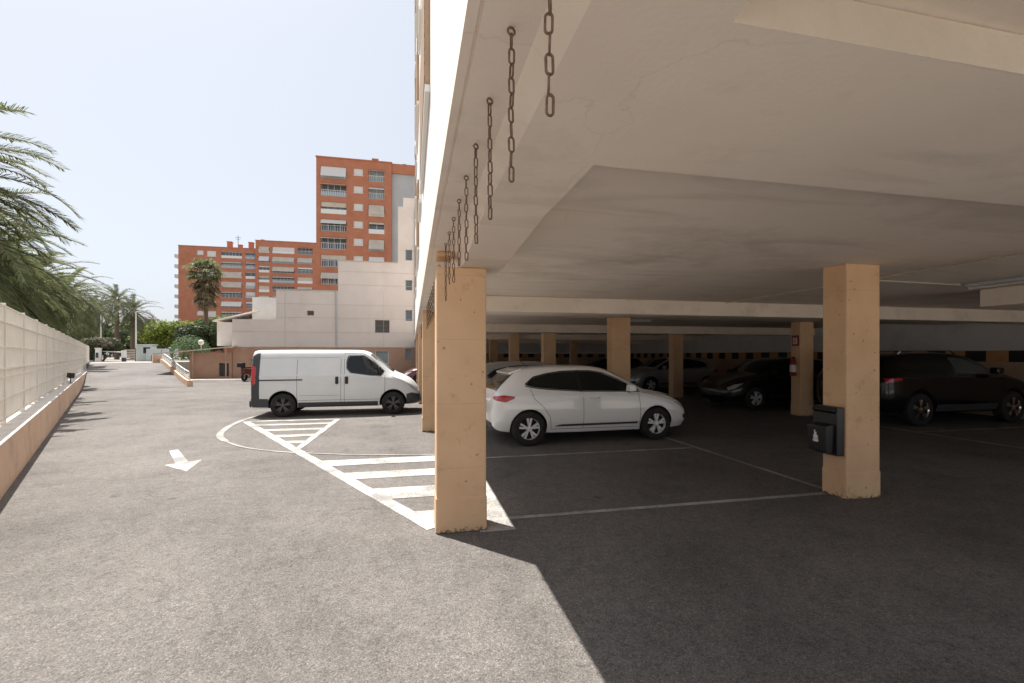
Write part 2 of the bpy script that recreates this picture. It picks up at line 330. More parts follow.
def wall_panel(mb, U, V, W, u0, u1, v0, v1, holes, t, m=0, reveal=None, mback=None):
    """upright wall with real openings; U along, V up, W into the wall; origin given by function"""
    us = sorted({u0, u1, *[h[0] for h in holes], *[h[1] for h in holes]}); vs = sorted({v0, v1, *[h[2] for h in holes], *[h[3] for h in holes]})
    P = lambda u, v, d: (U[0]*u+V[0]*v+W[0]*d, U[1]*u+V[1]*v+W[1]*d, U[2]*u+V[2]*v+W[2]*d)
    for i in range(len(us)-1):
        for j in range(len(vs)-1):
            a, b, c, d = us[i], us[i+1], vs[j], vs[j+1]; mu, mv = (a+b)/2, (c+d)/2
            if any(h[0] < mu < h[1] and h[2] < mv < h[3] for h in holes): continue
            mb.quad(P(a, c, 0), P(b, c, 0), P(b, d, 0), P(a, d, 0), m)
            mb.quad(P(a, c, t), P(a, d, t), P(b, d, t), P(b, c, t), m)
    rm = m if reveal is None else reveal
    for (a, b, c, d) in holes:
        mb.quad(P(a, c, 0), P(a, d, 0), P(a, d, t), P(a, c, t), rm); mb.quad(P(b, c, 0), P(b, c, t), P(b, d, t), P(b, d, 0), rm)
        mb.quad(P(a, c, 0), P(a, c, t), P(b, c, t), P(b, c, 0), rm); mb.quad(P(a, d, 0), P(b, d, 0), P(b, d, t), P(a, d, t), rm)
    mb.quad(P(u0, v0, 0), P(u0, v1, 0), P(u0, v1, t), P(u0, v0, t), m); mb.quad(P(u1, v0, 0), P(u1, v0, t), P(u1, v1, t), P(u1, v1, 0), m)
    mb.quad(P(u0, v1, 0), P(u1, v1, 0), P(u1, v1, t), P(u0, v1, t), m); mb.quad(P(u0, v0, 0), P(u0, v0, t), P(u1, v0, t), P(u1, v0, 0), m)

# ------------------------------------------------------------ ground
FA = R(29.3); FU = Vector((-math.sin(FA), math.cos(FA), 0)); FN = Vector((math.cos(FA), math.sin(FA), 0)); FP = Vector((-4.44, 6.12, 0))
def fp(s_, n_, z=0):
    if s_ < -2:                      # past the bend the wall and its fence run parallel to the building
        p = FP+FU*-2; return (p.x+n_*(1 if s_ < -2.01 else .9), p.y+s_+2, z)
    p = FP+FU*s_+FN*n_; return (p.x, p.y, z)
g = MB(); g.quad((-900, -300, -.03), (900, -300, -.03), (900, 1500, -.03), (-900, 1500, -.03)); tag(g.build('ground', M['soil']), kind='structure')
a = MB(); a.poly([fp(-10, -.1, 0), (20, -1.9, 0), (20, 34, 0), fp(28, 8.0)[:2]+(0,), fp(44, 4.0)[:2]+(0,), fp(44, -.1, 0)])
tag(a.build('parking_asphalt', M['asphalt']), kind='structure')
# ramp up to the street
def rz_(s_):
    t = min(max((s_-20.5)/15.5, 0), 1); return .006+1.0*(t*t*(3-2*t)*.55+t*.45)
rp = MB(); NS = 32
for k in range(NS):
    s0, s1 = 20.5+k*(15.5+.5)/NS, 20.5+(k+1)*(15.5+.5)/NS
    rp.quad(fp(s0, .0, rz_(s0)), fp(s0, 3.92, rz_(s0)), fp(s1, 3.92, rz_(s1)), fp(s1, .0, rz_(s1)))
tag(rp.build('ramp_road', M['asphalt_ramp']), kind='structure')
pl = MB(); Z1 = 1.004
o_ = [fp(36.4, -60), fp(36.4, 3.92), fp(41, 3.92), fp(41, 9), (-20, 60, 0), (60, 60, 0), (400, 60, 0), (400, 1400, 0), (-800, 1400, 0), (-800, 100, 0)]
i0 = len(pl.v)
pl.poly([(x, y, Z1) for x, y, _ in o_]); 
for k in range(len(o_)):
    (x0, y0, _), (x1, y1, _) = o_[k], o_[(k+1) % len(o_)]; pl.quad((x0, y0, -.05), (x1, y1, -.05), (x1, y1, Z1), (x0, y0, Z1))
fc = MB(); fc.quad((-60, -60, -.012), (60, -60, -.012), (60, .1, -.012), (-60, .1, -.012)); tag(fc.build('bounce_ground', noisy('pale_bounce_concrete', (.54, .50, .45), (.64, .60, .54), 1.2, .9, .2, 40, (.3, .27, .24), .5, .4)), kind='structure')  # unseen ground added behind the camera, pale to bounce light into the garage
tag(pl.build('street_terrace', M['paving']), kind='structure')

# ------------------------------------------------------------ painted markings
def ribbon(mb, pts, w_, z):
    L_ = []
    for k, p in enumerate(pts):
        a_ = Vector(pts[max(k-1, 0)]); b_ = Vector(pts[min(k+1, len(pts)-1)]); t = (b_-a_).normalized(); n = Vector((-t.y, t.x))
        ww = w_[k] if isinstance(w_, (list, tuple)) else w_
        L_.append((Vector(p)+n*ww/2, Vector(p)-n*ww/2))
    for k in range(len(pts)-1):
        (a_, b_), (c_, d_) = L_[k], L_[k+1]; mb.quad((a_.x, a_.y, z), (b_.x, b_.y, z), (d_.x, d_.y, z), (c_.x, c_.y, z))
def mark(name, mb, mat): return tag(mb.build(name, mat), kind='structure')
z = .004
mb = MB(); mb.poly([(-3.505, 7.53, z), (-3.02, 7.05, z), (-3.13, 7.79, z)])
mb.quad((-3.375, 7.55, z+.0015), (-3.235, 7.63, z+.0015), (-3.855, 8.71, z+.0015), (-3.945, 8.62, z+.0015)); mark('arrow_marking', mb, M['paint'])
mb = MB()
ribbon(mb, [(-3.90, 12.05), (-1.88, 8.20), (.20, 4.26)], .15, z)
ribbon(mb, [(-3.86, 12.02), (-1.78, 12.0)], .13, z+.002)
ribbon(mb, [(-1.80, 12.0), (-1.90, 8.25)], .12, z+.003)
for yy, a0, b0, wd in ((11.35, -3.50, -1.85, .22), (10.55, -3.08, -1.86, .26), (9.75, -2.66, -1.88, .26), (9.02, -2.28, -1.89, .24)):
    mb.quad((a0, yy-wd/2, z+.001), (b0, yy-wd/2, z+.001), (b0, yy+wd/2, z+.001), (a0-.1, yy+wd/2, z+.001))
for y0, y1 in ((6.95, 7.32), (6.15, 6.50), (5.22, 5.66), (4.42, 4.75)):
    xl = lambda y: .20-(y-4.26)*(2.08/3.94)
    mb.quad((xl(y0), y0, z+.001), (.60, y0, z+.001), (.60, y1, z+.001), (xl(y1), y1, z+.001))
mb.quad((.60, 4.06, z+.001), (.93, 4.06, z+.001), (.93, 9.6, z+.001), (.60, 9.6, z+.001))
mark('hatched_marking', mb, M['paint'])
mb = MB(); cp = [(-2.45, 16.3), (-3.1, 15.4), (-3.75, 13.9), (-4.02, 12.6), (-4.0, 11.4), (-3.77, 10.2), (-3.40, 9.42), (-2.87, 8.72), (-2.31, 8.27), (-1.85, 8.02), (-.97, 7.68), (-.2, 7.5), (.58, 7.36)]
sm = []
for k in range(len(cp)-1):
    p0, p1, p2, p3 = [Vector(cp[min(max(k+q, 0), len(cp)-1)]) for q in (-1, 0, 1, 2)]
    for j in range(6):
        t = j/6; sm.append(.5*((2*p1)+(-p0+p2)*t+(2*p0-5*p1+4*p2-p3)*t*t+(-p0+3*p1-3*p2+p3)*t**3))
ribbon(mb, sm, [.12 if 9 < p.y < 13 and p.x < -3.4 else .055 for p in sm], z+.004); mark('curved_marking', mb, M['paint_thin'])
mb = MB()
for yy, x0, x1 in ((4.36, .80, 4.66), (7.0, .80, 4.72), (9.66, .8, 4.45), (12.4, .5, 4.72), (15.1, .7, 4.4), (17.9, .5, 4.72), (7.42, 10.27, 14.9), (4.6, 10.27, 14.9), (10.3, 10.4, 14.9), (13.1, 9.6, 14.9), (16, 9.9, 14.9)):
    ribbon(mb, [(x0, yy), (x1, yy)], .075, z)
ribbon(mb, [(4.80, 4.45), (4.78, 20)], .075, z+.001); ribbon(mb, [(10.22, -2), (10.22, 18)], .075, z+.001)
mark('bay_marking', mb, M['paint_faded'])

# ------------------------------------------------------------ the apartment block over the car park
WX, X1, Y0, Y1 = .143, 15.2, .2, 21.2
YS = 6.6      # the full height starts here, the end bay is lowered out of view to admit light
bld = empty('apartment_building', (6, 10, 0), 0, 'white apartment block raised on ochre columns over the open ground-floor car park', 'building')
def inb(mb, name, mat, **k):                       # part of the block: built in world coordinates, stored relative to its Empty
    mb.v = [(x-6, y-10, z_) for x, y, z_ in mb.v]; return mb.build(name, mat, bld, **k)
SB = 2.615
m_ = MB(); holes = []
wins = []
for lv in range(5):
    for k in range(4):
        yb = -1.85+k*5.55; zb = 3.75+lv*2.9
        if yb > Y0: holes.append((yb+.0, yb+2.3, zb, zb+1.35)); wins.append((yb, yb+2.3, zb, zb+1.35))
        if k < 9: holes.append((yb+3.3, yb+4.3, zb+.2, zb+1.35)); wins.append((yb+3.3, yb+4.3, zb+.2, zb+1.35))
lowh = [h for h in holes if h[1] < YS and h[3] < 7.0]; hih = [h for h in holes if h[0] > YS]
wall_panel(m_, (0, 1, 0), (0, 0, 1), (1, 0, 0), Y0, YS-.002, SB, 7.1, lowh, .26)
wall_panel(m_, (0, 1, 0), (0, 0, 1), (1, 0, 0), YS, Y1, SB, 18.6, hih, .26)
wins = lowh+hih
m_.v = [(x+WX, y, z_) for x, y, z_ in m_.v]
inb(m_, 'facade_wall', M['white_wall'])
m_ = MB(); m_.box(WX+.262, X1, Y0, Y0+.25, SB+.31, 7.1); m_.box(WX+.262, X1, YS, YS+.25, SB+.31, 18.6); m_.box(WX+.262, X1, Y1-.25, Y1, SB+.31, 18.6); m_.box(X1-.25, X1, YS+.252, Y1-.252, SB+.31, 18.6); m_.box(X1-.25, X1, Y0+.252, YS-.002, SB+.31, 7.1)
m_.box(WX+.262, X1-.252, Y0+.252, YS-.002, 6.6, 6.85); m_.box(WX+.262, X1-.252, YS+.252, Y1-.252, 18.2, 18.4)
inb(m_, 'outer_wall', M['white_wall'])
for (a0, b0, c0, d0) in wins:
    m = MB(); x_ = WX+.03
    big = b0-a0 > 2
    m.box(x_-.075, x_-.034, a0-.03, b0+.03, c0-.06, c0-.003)                                     # sill
    if big:
        m.box(x_-.07, x_+.03, a0+.003, b0-.003, c0+.06, d0-.003, 1)                               # half lowered brown roller blind
        for q in range(11): m.box(x_-.078, x_-.071, a0+.02, b0-.02, c0+.1+q*.11, c0+.18+q*.11, 1)
    m.box(x_+.04, x_+.08, a0+.003, a0+.06, c0+.003, d0-.003); m.box(x_+.04, x_+.08, b0-.06, b0-.003, c0+.003, d0-.003); m.box(x_+.04, x_+.08, a0+.062, b0-.062, c0+.003, c0+.06); m.box(x_+.04, x_+.08, a0+.062, b0-.062, d0-.06, d0-.003)
    wo = inb(m, 'window', [M['white_metal'], M['shutter_brown']])
    g_ = MB(); g_.box(x_+.055, x_+.065, a0+.06, b0-.06, c0+.06, d0-.06); inb(g_, 'pane', M['glass_win']).parent = wo
# soffit edge beam with a drip groove, slab and beams
prof = [(WX, SB-.003), (WX, 2.53), (.176, 2.53), (.178, 2.538), (.186, 2.538), (.188, 2.53), (.352, 2.53), (.44, 2.49), (.83, 2.49), (.83, SB-.003)]
m = MB(); m.extr([(x, Y0, z_) for x, z_ in prof], (0, 33.2-Y0, 0)); inb(m, 'edge_beam', M['soffit'])
m = MB(); m.box(WX+.262, X1, Y0+.002, 33.2, SB, SB+.3); inb(m, 'ceiling_slab', M['soffit'])
for (y0, y1, zb) in ((1.06, 2.0, 2.49), (7.62, 8.12, 2.345), (9.4, 10.15, 2.47), (14.4, 14.95, 2.345), (21.3, 21.9, 2.345), (27.5, 28, 2.345)):
    m = MB(); m.box(.829, X1-.25, y0, y1, zb-(.0005 if y0 < 2 else 0), SB-.003); m.m[2] = 1 if y0 < 2 else 0; inb(m, 'beam', [M['soffit'] if y0 < 2 else M['beam'], M['shaded_stained_beam']], bevel=0 if y0 < 2 else .012)  # front face of the nearest beam takes the stained, shade-darkened slot
m = MB(); m.hexa([(.44, 2.6, 2.4875), (.815, 2.6, 2.4875), (.815, 4.0, 2.395), (.44, 4.0, 2.395), (.43, 2.6, 2.4885), (.82, 2.6, 2.4885), (.82, 4.0, 2.4885), (.43, 4.0, 2.4885)]); m.box(.43, .82, 4.001, 4.55, 2.395, 2.4885); inb(m, 'column_head', M['soffit'], bevel=.006)
m = MB(); m.box(8.62, 9.3, .202, 5.35, 2.345, SB-.003); inb(m, 'dropped_beam', M['soffit'], bevel=.01)
# garage outer walls with warning band
def band(mb, U, o, y0, y1, zb, zt, blk):
    k = 0; u = y0
    while u < y1:
        e = min(u+blk, y1)
        if U == 'Y': mb.box(o-.012, o-.003, u, e-.0, zb, zt, k % 2)
        else: mb.box(u, e, o-.012, o-.003, zb, zt, k % 2)
        u = e; k += 1
m = MB(); m.box(X1-.25, X1, Y0, 33.2, 0, 1.40); m.box(X1-.25, X1, Y0, 33.2, 1.402, 1.72); inb(m, 'garage_wall', M['wall_dim'])
m = MB(); m.box(X1-.25, X1, Y0, 33.2, 1.722, SB-.005); inb(m, 'upper_garage_wall', M['garage_white'])
m = MB(); band(m, 'Y', X1-.25, Y0, 33, 1.42, 1.71, .47); inb(m, 'warning_band', [M['orange'], M['band_black']])
m = MB(); m.box(.5, X1-.252, 33.0, 33.2, 0, 1.72); inb(m, 'garage_wall', M['wall_dim'])
m = MB(); m.box(.5, X1-.252, 33.0, 33.2, 1.722, SB-.005); inb(m, 'upper_garage_wall', M['garage_white'])
m = MB(); band(m, 'X', 33.0, .5, X1-.27, 1.42, 1.71, .47); inb(m, 'warning_band', [M['orange'], M['band_black']])
# columns
cols = {}
for xi, x0 in enumerate((.213, 4.68, 9.93)):
    for k, y0 in enumerate((-9, 4.11, 9.64, 15.2, 20.75, 26.3)):
        xx = x0
        if k >= 2 and xi == 1: xx = 4.46
        if k >= 3 and xi == 2: xx = 9.46
        if k == 2 and xi == 2: y0 = 10.02
        if k == 0: continue
        w_ = .45 if (xi < 2) else .42
        if xi == 1 and k == 1: w_ = .46
        top = 2.53 if xi == 0 else (SB if k in (0, 1) else SB)
        m = MB(); m.box(xx, xx+w_, y0, y0+.30, .002, (2.487 if xi == 0 else top))
        if k == 2 and xi > 0: m.v = [(x, y, min(z_, 2.468)) for x, y, z_ in m.v]
        if xi == 0: m.box(xx+.006, xx+.15, y0+.006, y0+.294, 2.488, 2.528)
        m.box(xx-.006, xx+w_+.006, y0-.006, y0+.306, .001, .30 if (xi or k != 1) else .32)
        if xi == 0 and k == 1: m.v = [(x, y, (2.392 if (z_ > 2.48 and z_ < 2.4875) else z_)) for x, y, z_ in m.v]
        cols[(xi, k)] = inb(m, 'column', M['column'], bevel=.012)

# white building and annex behind the lot
WY = 32.2
wb = empty('panel_clad_building', (-4, WY, 0), 0, 'stepped building of pale wall panels over a terracotta base behind the white van', 'building')
def inw(mb, name, mat, par=None, **k):
    mb.v = [(x+4, y-WY, z_) for x, y, z_ in mb.v]; return mb.build(name, mat, par or wb, **k)
def win_hole(px0, px1, py0, py1):
    r = []
    for px, py in ((px0, py0), (px1, py1)):
        t = (px-512)/455; ang = math.atan(t)+YAW; X = WY*math.tan(ang); zc = X*SN+WY*CS; r.append((X, 1.6+(355-py)/455*zc))
    return (round(r[0][0], 3), round(r[1][0], 3), round(r[1][1], 3), round(r[0][1], 3))
H1 = win_hole(307, 314, 310.6, 315.6); H2 = win_hole(375, 389.5, 320, 333); H3 = win_hole(405.5, 412.2, 280, 290.5); H4 = win_hole(405.5, 412.2, 310, 321); H5 = win_hole(405.5, 412.2, 249.5, 260.5)
H6 = (-2.45, -1.55, 1.0, 1.9); H7 = win_hole(405.5, 411.5, 349, 360)
xs = {'a': -11.2, 'b': -8.63, 'c': -4.82, 'd': -.94, 'e': .45}
m = MB()
wall_panel(m, (1, 0, 0), (0, 0, 1), (0, 1, 0), xs['b'], xs['e'], 2.1, 5.85, [H1, H2, H4], .3)
m.v = [(x, y+WY, z_) for x, y, z_ in m.v]; n0 = len(m.v)
wall_panel(m, (1, 0, 0), (0, 0, 1), (0, 1, 0), xs['c'], xs['e'], 5.852, 7.9, [H3], .3)
m.v[n0:] = [(x, y+WY, z_) for x, y, z_ in m.v[n0:]]; n0 = len(m.v)
wall_panel(m, (1, 0, 0), (0, 0, 1), (0, 1, 0), xs['d'], xs['e'], 7.902, 11.8, [H5], .3)
m.v[n0:] = [(x, y+WY, z_) for x, y, z_ in m.v[n0:]]; n0 = len(m.v)
m.box(xs['a'], xs['b']-.002, WY, WY+6, 2.1, 3.9); m.box(xs['b'], xs['e'], WY+.302, WY+11, 5.6, 5.8); m.box(xs['b'], xs['b']+.3, WY+.302, WY+11, .0, 5.598)
m.box(xs['c'], xs['e'], WY+.302, WY+11, 7.6, 7.8); m.box(xs['c'], xs['c']+.3, WY+.302, WY+11, 5.82, 7.598); m.box(xs['d'], xs['d']+.3, WY+.302, WY+9, 7.82, 11.5); m.box(xs['d'], xs['e'], WY+.302, WY+9, 11.5, 11.7)
m.box(-.6, .42, WY+.5, WY+2.5, 11.702, 12.6)
inw(m, 'wall', M['pink_wall'])
m = MB(); m.box(-10.35, xs['b']-.01, WY+1.0, WY+5, 3.902, 5.45); inw(m, 'roof_room', M['white_wall'])
m = MB()
for zz in (2.12, 3.10, 4.05, 4.95): m.box((xs['a'] if zz < 3.8 else xs['b'])+.01, xs['e']-.02, WY-.012, WY-.003, zz, zz+.022)
for xx in (-8.1, -4.9, -1.9): m.box(xx, xx+.02, WY-.011, WY-.003, 2.16, 5.8)
for zz in (6.3, 7.2): m.box(xs['c']+.01, xs['e']-.02, WY-.012, WY-.003, zz, zz+.022)
m.box(xs['b']-.04, xs['c']-.02, WY-.05, WY+.35, 5.853, 5.9); m.box(xs['c']-.04, xs['d']-.02, WY-.05, WY+.35, 7.903, 7.95)
inw(m, 'panel_joint', plain('panel_joint_strip', (.50, .44, .395), .8))  # plain colour of the joints between wall panels
m = MB(); wall_panel(m, (1, 0, 0), (0, 0, 1), (0, 1, 0), xs['a'], xs['e'], 0, 2.095, [H6, H7], .3); m.v = [(x, y+WY+.03, z_) for x, y, z_ in m.v]
m.box(xs['a'], xs['a']+.3, WY+.34, WY+6, 0, 2.09)
inw(m, 'base_wall', M['terracotta'])
for h in (H1, H2, H3, H4, H5, H6, H7):
    m = MB(); a0, b0, c0, d0 = h; fr = .05
    m.box(a0+.003, a0+fr, WY+.1, WY+.16, c0+.003, d0-.003); m.box(b0-fr, b0-.003, WY+.1, WY+.16, c0+.003, d0-.003); m.box(a0+fr+.001, b0-fr-.001, WY+.1, WY+.16, c0+.003, c0+fr); m.box(a0+fr+.001, b0-fr-.001, WY+.1, WY+.16, d0-fr, d0-.003)
    lou = h in (H1, H2)
    if lou:
        n = int((d0-c0)/.09)
        for q in range(n): zz = c0+.06+q*(d0-c0-.1)/n; m.hexa([(a0+.05, WY+.09, zz), (b0-.05, WY+.09, zz), (b0-.05, WY+.15, zz+.05), (a0+.05, WY+.15, zz+.05), (a0+.05, WY+.09, zz+.012), (b0-.05, WY+.09, zz+.012), (b0-.05, WY+.15, zz+.062), (a0+.05, WY+.15, zz+.062)])
    wo = inw(m, 'louvre_vent' if lou else 'window', plain('louvre_grey', (.20, .18, .16), .6) if lou else M['white_metal'] if h is H6 else plain('grey_frame', (.25, .25, .25), .6))
    g_ = MB(); g_.box(a0+.04, b0-.04, WY+.165, WY+.175, c0+.04, d0-.04); inw(g_, 'pane', M['glass_win'] if not lou else M['seam'], wo)
m = MB(); m.tube([(-4.92, WY-.06, 2.2), (-4.92, WY-.06, 5.8)], .04, 8); m.tube([(.22, WY-.08, 2.2), (.22, WY-.08, 11.6)], .05, 8); inw(m, 'downpipe', M['grey_wall'])
# annex: low terracotta shed with a sloping canopy, white wall above
an = empty('annex_building', (-12.4, WY, 0), 0, 'low terracotta annex with a sloping weathered canopy and a small dark doorway beside the ramp', 'building')
def ina(mb, name, mat, par=None, **k):
    mb.v = [(x+12.4, y-WY, z_) for x, y, z_ in mb.v]; return mb.build(name, mat, par or an, **k)
m = MB(); wall_panel(m, (1, 0, 0), (0, 0, 1), (0, 1, 0), -13.6, -11.21, 0, 1.75, [(-11.95, -11.38, .25, 1.1)], .25); m.v = [(x, y+WY-.05, z_) for x, y, z_ in m.v]
m.box(-13.6, -13.35, WY+.21, WY+5, 0, 1.75); ina(m, 'wall', M['terracotta'])
m = MB(); m.box(-12.45, -11.22, WY+1.0, WY+4, 2.2, 3.75); ina(m, 'upper_wall', M['white_wall'])
m = MB(); m.box(-11.93, -11.40, WY+.1, WY+.14, .25, 1.08); ina(m, 'door', M['dark_plastic'])
m = MB(); m.hexa([(-15.4, WY-.5, 1.62), (-10.9, WY-.5, 2.10), (-10.9, WY+2.6, 2.26), (-15.4, WY+2.6, 1.78), (-15.4, WY-.5, 1.69), (-10.9, WY-.5, 2.17), (-10.9, WY+2.6, 2.33), (-15.4, WY+2.6, 1.85)]); ina(m, 'canopy', M['roof_tile'])
m = MB(); m.hexa([(-12.6, WY+.7, 3.78), (-9.9, WY+.7, 4.5), (-9.9, WY+4.2, 4.5), (-12.6, WY+4.2, 3.78), (-12.6, WY+.7, 3.86), (-9.9, WY+.7, 4.58), (-9.9, WY+4.2, 4.58), (-12.6, WY+4.2, 3.86)]); ina(m, 'sloping_roof', M['white_wall'])
for xx in (-13.3, -11.45):
    m = MB(); m.box(xx, xx+.07, WY-.45, WY-.38, 0, 1.8 if xx < -13 else 2.0); ina(m, 'post', M['shutter_brown'])
m = MB(); m.hexa([(-15.2, WY-1.6, 0), (-8.8, WY-1.6, 0), (-8.8, WY-.3, 0), (-15.2, WY-.3, 0), (-15.2, WY-1.55, .12), (-8.85, WY-1.55, .12), (-8.85, WY-.3, .12), (-15.2, WY-.3, .12)])
tag(m.build('kerb', M['coping']), kind='structure')

# ------------------------------------------------------------ brick towers far behind
def tower(name, label, o, X0, X1_, Yf, H, depth, cols_, floors, pitch, zt, side=None, chim=(), grey=None):
    e = empty(name, (o[0], o[1], 1.0), 0, label, 'building')
    def P(mb, nm, mat, par=None, **k):
        mb.v = [(x-o[0], y-o[1], z_-1.0) for x, y, z_ in mb.v]; return mb.build(nm, mat, par or e, **k)
    hs = []
    for fl in range(floors):
        zt_ = H-zt-fl*pitch
        for (a0, b0, h_, ty) in cols_:
            hs.append((a0, b0, zt_-h_, zt_, ty, fl))
    m = MB(); wall_panel(m, (1, 0, 0), (0, 0, 1), (0, 1, 0), X0, X1_, 1.0, H, [h[:4] for h in hs], 1.1)
    m.v = [(x, y+Yf, z_) for x, y, z_ in m.v]
    m.box(X0, X1_, Yf+1.102, Yf+depth, 1, H-.5); P(m, 'wall', M['brick'])
    k_ = 0
    for (a0, b0, c0, d0, ty, fl) in hs:
        r = rnd.random(); m = MB(); wd = b0-a0; g_ = MB()
        if ty == 's':
            m.box(a0+.01, b0-.01, Yf+.12, Yf+.2, c0+.01, d0-.01, 0); m.box(a0-.06, b0+.06, Yf-.08, Yf-.01, c0-.1, c0-.01, 1)
            P(m, 'window', [M['shutter_white'], M['white_metal']])
            continue
        # slab edge, railing or parapet, frames, awning or blind
        m.box(a0+.02, b0-.02, Yf+.03, Yf+.1, c0+.01, c0+(.75 if r < .55 else .12), 1 if r < .3 else 2)
        if r >= .3:
            for q in range(int(wd/.35)): m.box(a0+.1+q*.35, a0+.14+q*.35, Yf+.02, Yf+.05, c0+.1, c0+.95, 1)
            m.box(a0+.03, b0-.03, Yf+.01, Yf+.06, c0+.95, c0+1.0, 1)
        bl = rnd.choice([.35, .5, .8, 1.1, 1.5, 1.75]) if rnd.random() < .8 else .2
        bl = min(bl, d0-c0-.1)
        if rnd.random() < .5: m.hexa([(a0+.05, Yf-.55, d0-bl), (b0-.05, Yf-.55, d0-bl), (b0-.05, Yf+.1, d0-.06), (a0+.05, Yf+.1, d0-.06), (a0+.05, Yf-.55, d0-bl+.04), (b0-.05, Yf-.55, d0-bl+.04), (b0-.05, Yf+.1, d0-.02), (a0+.05, Yf+.1, d0-.02)], 0)
        else: m.box(a0+.04, b0-.04, Yf+.15, Yf+.2, d0-bl, d0-.02, 0)
        nq = max(2, int(wd/.9))
        for q in range(nq+1): x_ = a0+.04+(wd-.12)*q/nq; m.box(x_, x_+.06, Yf+.5, Yf+.56, c0+.02, d0-.02, 1)
        sh = M['shutter'] if rnd.random() < .7 else M['shutter_white']
        wo = P(m, 'balcony_window', [sh, M['white_metal'], M['glass_pale']])
        g_.box(a0+.02, b0-.02, Yf+.6, Yf+.64, c0+.02, d0-.02); P(g_, 'pane', M['glass_pale'] if rnd.random() < .3 else M['glass_win'], wo)
    m = MB(); m.box(X0-.1, X1_+.1, Yf-.1, Yf+1.3, H+.003, H+.18); P(m, 'parapet', M['brick'])
    for (x0, w2, h_) in chim:
        m = MB(); m.box(x0, x0+w2, Yf+3, Yf+3+w2, H-.4, H+h_); m.box(x0-.1, x0+w2+.1, Yf+2.9, Yf+3.1+w2, H+h_+.003, H+h_+.25); P(m, 'chimney', M['brick'])
    if side:
        for fl in range(floors):
            zt_ = H-zt-fl*pitch; m = MB(); m.box(X0-side, X0-.01, Yf+1.5, Yf+6.5, zt_-2.1, zt_-1.95, 1); m.box(X0-side, X0-side+.12, Yf+1.5, Yf+6.5, zt_-1.94, zt_-1.1, 1); m.box(X0-side, X0-.01, Yf+1.5, Yf+1.6, zt_-1.94, zt_-1.1, 1)
            P(m, 'side_balcony', [M['white_metal'], M['shutter_white']])
    return e, P
def col_at(px0, px1, Yf):
    return tuple(Yf*math.tan(math.atan((px-512)/455)+YAW) for px in (px0, px1))
Yt = 78.0
c1 = col_at(320.7, 346.5, Yt); c2 = col_at(353.6, 363, Yt); c3 = col_at(368.5, 384.5, Yt)
tw, Pt = tower('brick_tower', 'tall orange brick tower rising behind the pale building, its right side grey', (-9, Yt), -15.0, -3.3, Yt, 33.4, 14,
   [(c1[0], c1[1], 1.95, 'b'), (c2[0], c2[1], 1.1, 's'), (c3[0], c3[1], 1.95, 'b')], 9, 2.85, 1.35, chim=((-6.6, .9, 1.5), (-3.9, .6, .9), (-1.5, .4, 1.0)))
m = MB(); m.box(-3.28, 1.2, Yt+.6, Yt+12, 1, 31.9); Pt(m, 'grey_wall', M['grey_wall'])
m = MB(); m.box(-3.28, 1.4, Yt+.3, Yt+12, 31.902, 33.5); Pt(m, 'top_storey', M['brick'])
Yb = 147.0
def cb(a_, b_): return col_at(a_, b_, Yb)
eL, PL = tower('brick_apartment_block', 'long orange brick apartment block far off behind the fan palm', (-54, Yb), -65.0, -44.9, Yb, 32.8, 14,
   [(*cb(197, 203.5), 1.2, 's'), (*cb(207, 216), 1.6, 's'), (*cb(221.3, 242), 1.9, 'b'), (*cb(245.5, 255.3), 1.9, 'b')], 10, 2.9, 1.1, side=1.6, chim=((-53.6, 1.2, 2.3), (-50.5, .9, 1.5), (-47.8, 1.2, 2.4)))
m = MB(); m.tube([(-50.6, Yb+3, 32.4), (-50.6, Yb+3, 37.2)], .07, 6); m.tube([(-51.4, Yb+3, 36.6), (-49.8, Yb+3, 36.6)], .05, 6); m.tube([(-51.2, Yb+3, 36.1), (-50, Yb+3, 36.1)], .05, 6); PL(m, 'antenna', M['dark_plastic'])
eR, PR = tower('brick_apartment_block', 'orange brick block with white-framed balconies between the far long block and the tall tower', (-36, Yb-.6), -44.8, -24.5, Yb-.6, 35.2, 14,
   [(*cb(259.5, 270), 1.9, 'b'), (*cb(273, 295), 1.9, 'b'), (*cb(298, 313), 1.9, 'b')], 10, 2.9, 1.6, chim=((-44.2, .8, .8),))
# pale block glimpsed between the palms
m = MB(); x_, y_ = at(134, 140)
pb = empty('white_apartment_block', (x_, y_, 1.0), R(20), 'small pale apartment block glimpsed low between the distant date palms', 'building')
m.box(-6, 5, 0, 10, 0, 12.5); m.build('wall', M['white_wall'], pb)
for fl in range(4):
    for q in range(4):
        m = MB(); m.box(-5.2+q*2.6, -3.6+q*2.6, -.06, -.01, 1.2+fl*3, 2.8+fl*3); m.build('window', M['glass_win'], pb)

# ------------------------------------------------------------ fence on its wall
fw = empty('low_wall', fp(0, -.15), 0, 'long low orange-rendered wall with a whitewashed top carrying the white fence', 'wall')
def inf(mb, name, mat, par, **k):
    mb.v = [(x-FP.x+FN.x*.15, y-FP.y+FN.y*.15, z_) for x, y, z_ in mb.v]; return mb.build(name, mat, par, **k)
S0, S1 = -14, 44
m = MB()
for A_, B_ in ((S0, -2), (-2, S1)): m.hexa([fp(A_, -.34, -.02), fp(A_, 0, -.02), fp(B_, 0, -.02), fp(B_, -.34, -.02), fp(A_, -.34, .60), fp(A_, 0, .60), fp(B_, 0, .60), fp(B_, -.34, .60)])
inf(m, 'wall_body', M['plinth'], fw)
m = MB()
for A_, B_ in ((S0, -2), (-2, S1)): m.hexa([fp(A_, -.36, .602), fp(A_, .015, .602), fp(B_, .015, .602), fp(B_, -.36, .602), fp(A_, -.36, .625), fp(A_, .015, .625), fp(B_, .015, .625), fp(B_, -.36, .625)])
